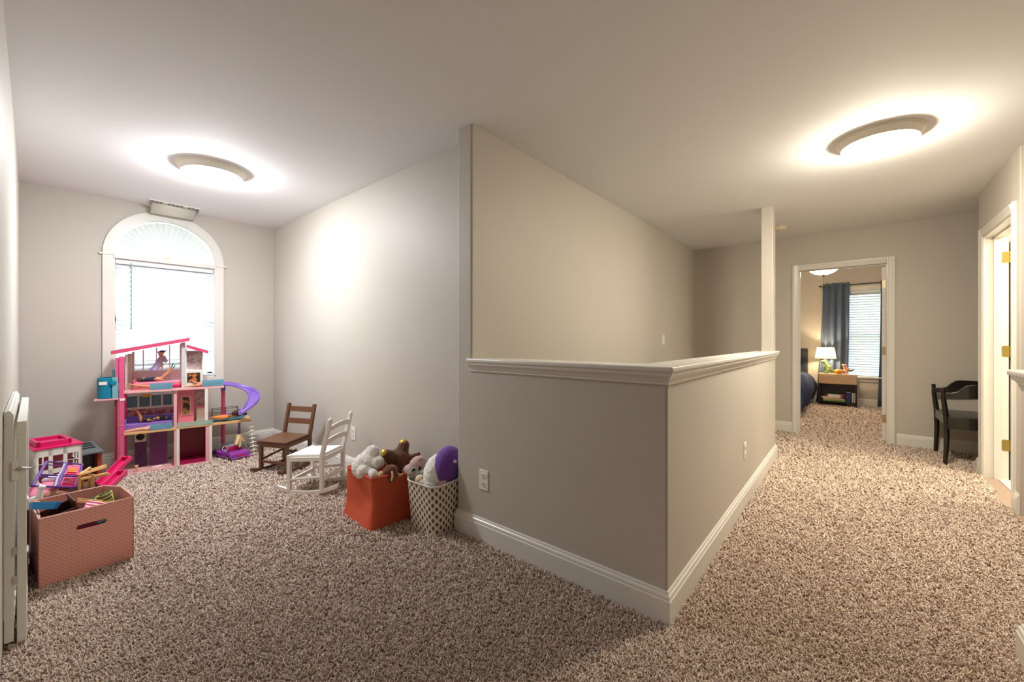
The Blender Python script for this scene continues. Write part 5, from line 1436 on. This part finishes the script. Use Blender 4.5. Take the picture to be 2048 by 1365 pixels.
for k in range(9):
    z = 0.045 + 0.010 * k; r = 0.041 - 0.0006 * k * k * 0.35
    b = MB(); b.tube([(r * math.cos(2 * PI * i / 20), r * math.sin(2 * PI * i / 20), z + 0.010 * math.sin(2 * PI * i / 20 + k)) for i in range(21)], 0.0034, 6, cap=False); b.build('strand', RAF, t, smooth=60)
t = thing('toy_tree', 'dark green toy shrub behind the raffia bundle', 'toy', (0.225, 3.17, 0.18))
blob('leaves', [('e', (0.0, 0, 0.07), (0.05, 0.035, 0.05)), ('e', (0.035, -0.03, 0.075), (0.03, 0.025, 0.035)), ('e', (-0.03, -0.055, 0.06), (0.035, 0.03, 0.03))], mat('toy_green', (60, 84, 68), 0.6), t, voxel=0.005, noise_amp=0.008, noise_sc=60)
b = MB(); b.tube([(0, 0, 0), (0, 0, 0.06)], 0.010, 8); b.build('trunk', BRT, t)
for k in range(3):
    b = MB(); b.tube([(-0.05, 0.03 - 0.012 * k, 0.046 - 0.006 * k), (0.04, -0.035 - 0.010 * k, 0.022 - 0.004 * k)], 0.003, 6)
    o = b.build('wooden_stick', WOODT); o.location = (0.195, 3.06, 0.285)
    tag(o, 'thin tan wooden stick lying in the pink bin', 'stick', 'sticks in the pink bin')
t = thing('bin_filler', 'dark patterned filler lump under the toys in the pink bin', 'filler', (0.16, 3.06, 0.008))  # unseen filler lump standing in for a heap of small toys
blob('filling', [('e', (0, 0, 0.11), (0.14, 0.15, 0.10)), ('e', (0, 0, 0.05), (0.14, 0.15, 0.05))], printed('mixed_toys', (60, 40, 44), (120, 60, 70), (50, 70, 76), 30), t, voxel=0.012, noise_amp=0.015, noise_sc=24)

# ------------------------------------------------------------------ bedroom
NAVYC = mat('navy_curtain', (78, 96, 124), 0.75, bump=0.3, bscale=400, sheen=0.3)
def curtain(label, ya_t, yb_t, ya_b, yb_b, x, folds):
    t = thing('curtain', label, 'curtain', (x, (ya_b + yb_b) / 2, 0.025))
    rows = []
    NU = folds * 12
    for k in range(13):
        f = k / 12; z = 2.15 * (1 - f)
        row = []
        for i in range(NU + 1):
            a = i / NU
            yt = ya_t + (yb_t - ya_t) * a; yb_ = ya_b + (yb_b - ya_b) * a
            y = yt + (yb_ - yt) * f ** 2
            amp = 0.035 + 0.012 * mnoise.noise(Vector((a * 5, f * 1.5, x)))
            dx = amp * math.sin(2 * PI * folds * a + 0.6 * math.sin(f * 3 + a * 4))
            row.append((dx, y - (ya_b + yb_b) / 2, z))
        rows.append(row)
    b = MB(); b.grid(rows); b.build('fabric', NAVYC, t, solid=0.003, smooth=180)
    for i in range(folds * 2):
        a = (i + 0.5) / (folds * 2); y = ya_t + (yb_t - ya_t) * a
        b = MB(); b.tube([(0.006, y - (ya_b + yb_b) / 2 + 0.021 * math.cos(2 * PI * e / 12), 2.105 + 0.021 * math.sin(2 * PI * e / 12)) for e in range(13)], 0.004, 6, cap=False); b.build('grommet', mat('grommet_silver', (190, 190, 190), 0.25, metal=1), t, smooth=60)
    return t
curtain('navy curtain left of the bedroom window beside the nightstand', 0.40, 0.03, 0.50, 0.06, 9.235, 4)
curtain('navy curtain right of the bedroom window, half hidden by the open door', -0.375, -0.85, -0.335, -0.9, 9.235, 4)
t = thing('curtain_rod', 'black curtain rod above the bedroom window', 'curtain rod', (9.22, -0.25, 2.13))
b = MB(); b.tube([(0, 0.68, 0), (0, -0.75, 0)], 0.008, 10); b.build('rod', BLACKW, t, smooth=40)
for s, y in ((1, 0.68), (-1, -0.75)):
    b = MB(); b.ell((0, y + s * 0.012, 0), 0.017); b.build('finial', BLACKW, t, smooth=180)
    b = MB(); b.bar((0, y - s * 0.06, 0), (0.082, y - s * 0.06, 0), 0.012, 0.02); b.build('bracket', BLACKW, t)
# bedroom window
W2 = bpy.data.objects.new('window_2', None); COL.objects.link(W2); struct(W2)
def w2(name, a, m=TRIM):
    b = MB(); b.box(*a); return b.build(name, m, W2, bevel=0.002)
w2('casing', (9.282, 9.302, 0.10, 0.17, 0.46, 2.10)); w2('casing', (9.282, 9.302, -0.87, -0.80, 0.46, 2.10)); w2('casing', (9.282, 9.302, -0.87, 0.17, 2.03, 2.10))
w2('window_sill', (9.25, 9.40, -0.90, 0.20, 0.495, 0.52)); w2('apron', (9.285, 9.302, -0.87, 0.17, 0.43, 0.495))
for z0_, z1_, xx in ((0.52, 1.30, 9.385), (1.26, 2.03, 9.405)):
    w2('sash', (xx, xx + .02, -0.8, -0.76, z0_, z1_)); w2('sash', (xx, xx + .02, 0.06, 0.10, z0_, z1_)); w2('sash', (xx, xx + .02, -0.8, 0.1, z0_, z0_ + .04)); w2('sash', (xx, xx + .02, -0.8, 0.1, z1_ - .04, z1_))
    w2('pane', (xx + .008, xx + .012, -0.76, 0.06, z0_ + .03, z1_ - .03), GLASS)
blind('window_blind', 'white slatted blind in the bedroom window behind the curtains', -0.785, 0.085, 9.345, 2.02, 0.525, 0.0435, R(-50), 'y', ladders=3)

# nightstand
OAK = mat('oak_veneer', (196, 164, 128), 0.45, grain=(2, 2, 30), var=0.18, vscale=5)
ns = thing('nightstand', 'oak and black metal nightstand with one drawer by the curtain', 'nightstand', (8.92, 0.19, 0))
b = MB(); b.box(0.0, 0.255, -0.262, 0.262, 0.548, 0.568); b.build('table_top', mat('ns_top', (206, 182, 150), 0.35), ns, bevel=0.002)
b = MB(); b.box(0.004, 0.25, -0.258, 0.258, 0.395, 0.548); b.build('drawer_box', BLACKW, ns)
b = MB(); b.box(-0.010, 0.006, -0.255, 0.255, 0.398, 0.545); b.build('drawer_front', OAK, ns, bevel=0.002)
for sx in (0.012, 0.238):
    for sy in (-0.248, 0.248):
        b = MB(); b.box(sx - .012, sx + .012, sy - .012, sy + .012, 0.0, 0.40); b.build('leg', BLACKW, ns)
b = MB(); b.box(0.0, 0.25, -0.25, 0.25, 0.075, 0.095); b.build('lower_shelf', BLACKW, ns)
b = MB(); b.box(0.238, 0.248, -0.25, 0.25, 0.09, 0.40); b.build('back_panel', BLACKW, ns)
# books on the lower shelf
def book(label, x, y, z, sx, sy, sz, rgb, rz=0.0, group=None):
    t = thing('book', label, 'book', (x, y, z), rz, group)
    m = mat('cover_%d_%d_%d' % rgb, rgb, 0.45)
    flat = sz < sx and sz < sy
    if flat:
        for a, mm, nm in (((-sx / 2, sx / 2, -sy / 2, sy / 2, 0, .003), m, 'cover'), ((-sx / 2, sx / 2, -sy / 2, sy / 2, sz - .003, sz), m, 'cover'), ((-sx / 2 + .004, sx / 2 - .002, -sy / 2 + .004, sy / 2 - .004, .003, sz - .003), CREAM, 'pages'), ((-sx / 2, -sx / 2 + .003, -sy / 2, sy / 2, 0, sz), m, 'spine')):
            pbx(t, nm, a, mm, 0)
    else:
        for a, mm, nm in (((-sx / 2, sx / 2, -sy / 2, -sy / 2 + .003, 0, sz), m, 'cover'), ((-sx / 2, sx / 2, sy / 2 - .003, sy / 2, 0, sz), m, 'cover'), ((-sx / 2 + .003, sx / 2 - .004, -sy / 2 + .003, sy / 2 - .003, .004, sz - .004), CREAM, 'pages'), ((-sx / 2, -sx / 2 + .003, -sy / 2, sy / 2, 0, sz), m, 'spine')):
            pbx(t, nm, a, mm, 0)
book('flat green book at the bottom of the nightstand shelf stack', 9.03, 0.235, 0.095, 0.20, 0.30, 0.025, (126, 178, 92))
book('flat cream book on the green one on the nightstand shelf', 9.03, 0.25, 0.120, 0.19, 0.29, 0.022, (214, 190, 158), 0.1)
book('flat pale book tilted on the nightstand stack', 9.03, 0.27, 0.142, 0.18, 0.26, 0.016, (226, 206, 176), -0.15)
book('white paperback on top of the nightstand stack', 9.04, 0.25, 0.158, 0.14, 0.16, 0.045, (226, 220, 220), 0.2)
book('dark red book leaning on the nightstand stack', 9.05, 0.10, 0.155, 0.14, 0.10, 0.060, (112, 32, 44), 0.3)
book('upright navy blue book on the nightstand shelf', 9.03, 0.045, 0.095, 0.18, 0.070, 0.165, (28, 52, 110))
for k, c in enumerate(((206, 200, 190), (190, 186, 180), (220, 212, 198))):
    book(('upright cream book next to the navy one', 'upright grey book between two pale ones on the nightstand shelf', 'upright pale book at the end of the nightstand shelf')[k], 9.03, -0.010 - 0.028 * k, 0.095, 0.17, 0.026, 0.150, c)
# dinosaur lamp
lp = thing('table_lamp', 'bedside lamp with green dinosaur base and white shade', 'lamp', (9.03, 0.325, 0.568))
GRN = mat('dino_green', (128, 150, 84), 0.3)
blob('dinosaur_base', [('e', (0, 0.0, 0.085), (0.045, 0.055, 0.062), (R(20), 0, 0)), ('c', (0, 0.01, 0.12), 0.038, (0, 0.035, 0.19), 0.024), ('e', (0, 0.055, 0.208), (0.026, 0.042, 0.024), (R(-8), 0, 0)), ('e', (0, 0.09, 0.198), (0.018, 0.022, 0.013)),
      ('c', (-0.03, -0.01, 0.06), 0.03, (-0.035, 0.02, 0.012), 0.022), ('c', (0.03, -0.01, 0.06), 0.03, (0.035, 0.02, 0.012), 0.022), ('e', (-0.035, 0.035, 0.010), (0.02, 0.032, 0.010)), ('e', (0.035, 0.035, 0.010), (0.02, 0.032, 0.010)),
      ('c', (0, -0.04, 0.06), 0.034, (0, -0.09, 0.025), 0.02), ('c', (0, -0.09, 0.025), 0.02, (0, -0.15, 0.010), 0.007), ('c', (-0.028, 0.03, 0.125), 0.010, (-0.028, 0.065, 0.115), 0.007), ('c', (0.028, 0.03, 0.125), 0.010, (0.028, 0.065, 0.115), 0.007)], GRN, lp, voxel=0.006, smooth_it=2)
b = MB(); b.tube([(0, 0.03, 0.21), (0, 0.03, 0.36)], 0.006, 8); b.build('stem', BRASSD, lp, smooth=40)
b = MB(); b.lathe([(0.150, 0.262), (0.122, 0.455)], (0, 0.03, 0), 40); b.build('lamp_shade', mat('linen_shade', (250, 246, 236), 0.8, transl=0.5), lp, smooth=180, solid=0.002)
b = MB(); b.ell((0, 0.03, 0.345), 0.028); b.build('bulb', mat('bulb_glow', (255, 244, 226), 0.4, emit=330.0, ecol=(255, 226, 180)), lp, smooth=180)
# pumpkin
pk = thing('pumpkin', 'small orange pumpkin on the nightstand', 'pumpkin', (9.0, 0.172, 0.568))
rows = []
for i in range(13):
    ph_ = -PI / 2 + PI * i / 12; row = []
    for k in range(41):
        th = 2 * PI * k / 40; rr = 0.062 * math.cos(ph_) * (1 + 0.07 * abs(math.cos(th * 4)) ** 0.6 - 0.05)
        row.append((rr * math.cos(th), rr * math.sin(th), 0.042 + 0.044 * math.sin(ph_) - 0.012 * math.exp(-(rr / 0.02) ** 2) * (1 if ph_ > 0 else -1)))
    rows.append(row)
b = MB(); b.grid(rows); b.build('flesh', mat('pumpkin_orange', (236, 138, 26), 0.4), pk, smooth=180)
b = MB(); b.tube([(0, 0, 0.07), (0.002, 0.002, 0.09), (0.010, 0.004, 0.105)], [0.009, 0.006, 0.007], 8); b.build('stem', mat('pumpkin_stem', (150, 140, 80), 0.7), pk, smooth=60)
# toy dinosaur
td = thing('toy_dinosaur', 'orange and white toy dinosaur beside the pumpkin', 'toy dinosaur', (8.99, 0.062, 0.568))
blob('body', [('e', (0, 0.0, 0.075), (0.028, 0.042, 0.034), (R(25), 0, 0)), ('c', (0, 0.02, 0.09), 0.024, (0, 0.040, 0.135), 0.016), ('e', (0, 0.036, 0.150), (0.018, 0.038, 0.018), (R(10), 0, 0)), ('c', (0, 0.06, 0.160), 0.006, (0, 0.055, 0.175), 0.003), ('c', (-0.016, 0.0, 0.055), 0.018, (-0.02, 0.01, 0.008), 0.012), ('c', (0.016, 0.0, 0.055), 0.018, (0.02, 0.01, 0.008), 0.012)], mat('dino_orange', (226, 142, 100), 0.4, var=0.35, vscale=22), td, voxel=0.005, smooth_it=2)
blob('tail', [('c', (0, -0.035, 0.06), 0.018, (0, -0.075, 0.072), 0.011), ('c', (0, -0.075, 0.072), 0.011, (0, -0.105, 0.10), 0.004)], mat('dino_teal', (60, 112, 104), 0.4), td, voxel=0.004, smooth_it=2)
blob('belly', [('e', (0, 0.024, 0.07), (0.020, 0.024, 0.03))], WPL, td, voxel=0.004, smooth_it=2)

# bed
be = thing('bed', 'bed with navy comforter partly seen through the bedroom door', 'bed', (8.15, 1.30, 0))
b = MB(); b.box(-1.0, 1.05, -0.66, 0.75, 0.12, 0.30); b.build('bed_frame', BLACKW, be, bevel=0.01)
for x in (-0.95, 1.0):
    for y in (-0.60, 0.70):
        b = MB(); b.box(x - .03, x + .03, y - .03, y + .03, 0, 0.13); b.build('leg', BLACKW, be)
b = MB(); b.box(-0.98, 1.03, -0.64, 0.73, 0.29, 0.52); b.build('mattress', mat('mattress_white', (226, 226, 224), 0.8), be, bevel=0.03, seg=4)
b = MB(); b.box(1.05, 1.10, -0.68, 0.78, 0.1, 1.0); b.build('headboard', mat('headboard_dark', (50, 52, 62), 0.7), be, bevel=0.02)
NAVB = mat('navy_comforter', (44, 56, 88), 0.8, bump=0.4, bscale=60, var=0.3, vscale=7)
rows = []
for i in range(49):
    x = -1.02 + 1.92 * i / 48; row = []
    wv = 0.028 * math.sin(x * 9) + 0.02 * math.sin(x * 23 + 1)
    for (y, z, k) in ((0.72, 0.55, 0), (0.3, 0.565, 0.3), (-0.2, 0.57, 0.4), (-0.48, 0.57, 0.6), (-0.60, 0.565, 0.6), (-0.68, 0.535, 0.8), (-0.73, 0.47, 1), (-0.765, 0.38, 1.2), (-0.77, 0.29, 1.4), (-0.74, 0.20, 1.5), (-0.70, 0.13, 1.6)):
        n_ = mnoise.noise(Vector((x * 4, y * 5, z * 5)))
        row.append((x, y - wv * k * 0.8 - 0.02 * n_ * k, z + 0.02 * n_ + (0.03 * math.sin(x * 7) * (k > 1.3))))
    rows.append(row)
b = MB(); b.grid(rows); b.build('comforter', NAVB, be, solid=0.03, smooth=180)
t = thing('pillow', 'dark navy pillow standing at the bed head', 'pillow', (8.93, 1.02, 0.585), rot=(0, R(-18), 0))
blob('cushion', [('e', (0, 0, 0.20), (0.085, 0.32, 0.19)), ('e', (0, 0, 0.18), (0.06, 0.345, 0.17))], mat('pillow_navy', (36, 44, 66), 0.8), t, voxel=0.02)
b = MB(); b.tube([(0.02, 0.34 * math.cos(2 * PI * i / 32), 0.19 + 0.19 * math.sin(2 * PI * i / 32)) for i in range(33)], 0.006, 6, cap=False); b.build('piping', NAVB, t)

# ceiling fan with a bowl light
cf = thing('ceiling_fan', 'white ceiling fan with an alabaster bowl light in the bedroom', 'ceiling fan', (7.40, 0.315, 2.44))
b = MB(); b.lathe([(0, 0), (0.07, 0), (0.075, -0.03), (0.11, -0.05), (0.125, -0.09), (0.115, -0.14), (0.08, -0.165), (0.08, -0.19), (0.0, -0.19)], (0, 0, 0), 40); b.build('motor', WPL, cf, smooth=35)
b = MB(); prof = [(0.188 * math.cos(PI / 2 * k / 10), -0.205 - 0.13 * math.sin(PI / 2 * k / 10)) for k in range(11)]
b.lathe([(0.08, -0.195), (0.186, -0.195)] + prof, (0, 0, 0), 40); b.build('glass_bowl', mat('alabaster_glow', (250, 224, 190), 0.4, emit=26.0, ecol=(255, 222, 180), var=0), cf, smooth=180)
b = MB(); b.lathe([(0.0, -0.325), (0.022, -0.33), (0.020, -0.345), (0.008, -0.355), (0.006, -0.37), (0.0, -0.372)], (0, 0, 0), 20); b.build('finial', mat('bronze', (60, 46, 36), 0.4, metal=0.6), cf, smooth=40)
b = MB(); b.tube([(0.01, 0, -0.34), (0.01, 0, -0.50)], 0.002, 6); b.build('pull_chain', MATS['bronze'], cf)
for k in range(5):
    a = R(-24 + 72 * k); ca, sa = math.cos(a), math.sin(a)
    def F(r, w, z): return (r * ca - w * sa, r * sa + w * ca, z)
    b = MB(); tilt = 0.012
    out = [(0.20, -0.05), (0.55, -0.068), (0.66, -0.066), (0.715, -0.03), (0.72, 0.02), (0.69, 0.062), (0.55, 0.068), (0.20, 0.05)]
    b.prism([F(r, w, -0.195 + w * 0.2) for r, w in out], (0, 0, 0.006)); b.build('blade', mat('blade_white', (238, 243, 250), 0.35), cf)
    b = MB(); b.bar(F(0.09, 0, -0.165), F(0.28, 0, -0.188), 0.03, 0.006); b.build('blade_arm', MATS['bronze'], cf)

# ------------------------------------------------------------------ outdoors
b = MB(); b.box(-60, 90, -60, 90, -3.6, -3.1); g = struct(b.build('ground', mat('lawn', (140, 150, 120), 0.9, var=0.2, vscale=0.6)))
LEAF = mat('leaves', (112, 150, 116), 0.8, var=0.4, vscale=1.2)
BARK = mat('bark', (96, 80, 64), 0.9)
def tree(label, x, y, h, r, m):
    t = thing('tree', label, 'tree', (x, y, -3.1))
    b = MB(); b.tube([(0, 0, 0), (0.1, 0, h * .3), (0, 0.1, h * .6)], [0.22, 0.17, 0.1], 10); b.build('trunk', BARK, t, smooth=60)
    sh = [('e', (0, 0, h * .62), (r, r, r * .9))]
    for k in range(7):
        a = 2 * PI * k / 7
        sh.append(('e', (r * .65 * math.cos(a), r * .65 * math.sin(a), h * (.5 + .25 * random.random())), r * (.45 + .2 * random.random())))
    blob('crown', sh, m, t, voxel=0.16, smooth_it=1, noise_amp=0.5, noise_sc=1.6)
tree('leafy tree seen through the playroom blind', 2.6, 17, 7.4, 2.0, LEAF)
tree('broad tree farther off through the playroom blind', 3.0, 26, 8.4, 2.8, LEAF)
tree('tree outside the bedroom window', 22, -0.9, 6.4, 2.2, LEAF)
nh = thing('neighbour_house', 'pale neighbouring house with a low roof outside the playroom window', 'house', (12.5, 27, -3.1), R(-12))
b = MB(); b.box(-4, 4, -3, 3, 0, 3.0); b.build('wall', mat('siding', (214, 212, 206), 0.8), nh)
b = MB(); b.prism([(-4.4, -3.4, 3.0), (4.4, -3.4, 3.0), (4.4, 0, 5.0), (-4.4, 0, 5.0)], (0, 0, 0.15)); b.build('roof_slope', mat('shingles', (150, 150, 154), 0.9), nh)
b = MB(); b.prism([(-4.4, 3.4, 3.0), (4.4, 3.4, 3.0), (4.4, 0, 5.0), (-4.4, 0, 5.0)], (0, 0, 0.15)); b.build('roof_slope', MATS['shingles'], nh)
for x in (-4, 4):
    b = MB(); b.prism([(x, -3, 3), (x, 3, 3), (x, 0, 4.8)], (0.05, 0, 0)); b.build('gable', MATS['siding'], nh)
for x in (-2.4, 0, 2.4):
    b = MB(); b.box(x - .5, x + .5, -3.06, -2.98, 1.0, 2.4); wv = b.build('window', WPL, nh)
    b = MB(); b.box(x - .42, x + .42, -3.08, -3.05, 1.08, 2.32); b.build('pane', mat('far_glass', (90, 110, 124), 0.1), wv)
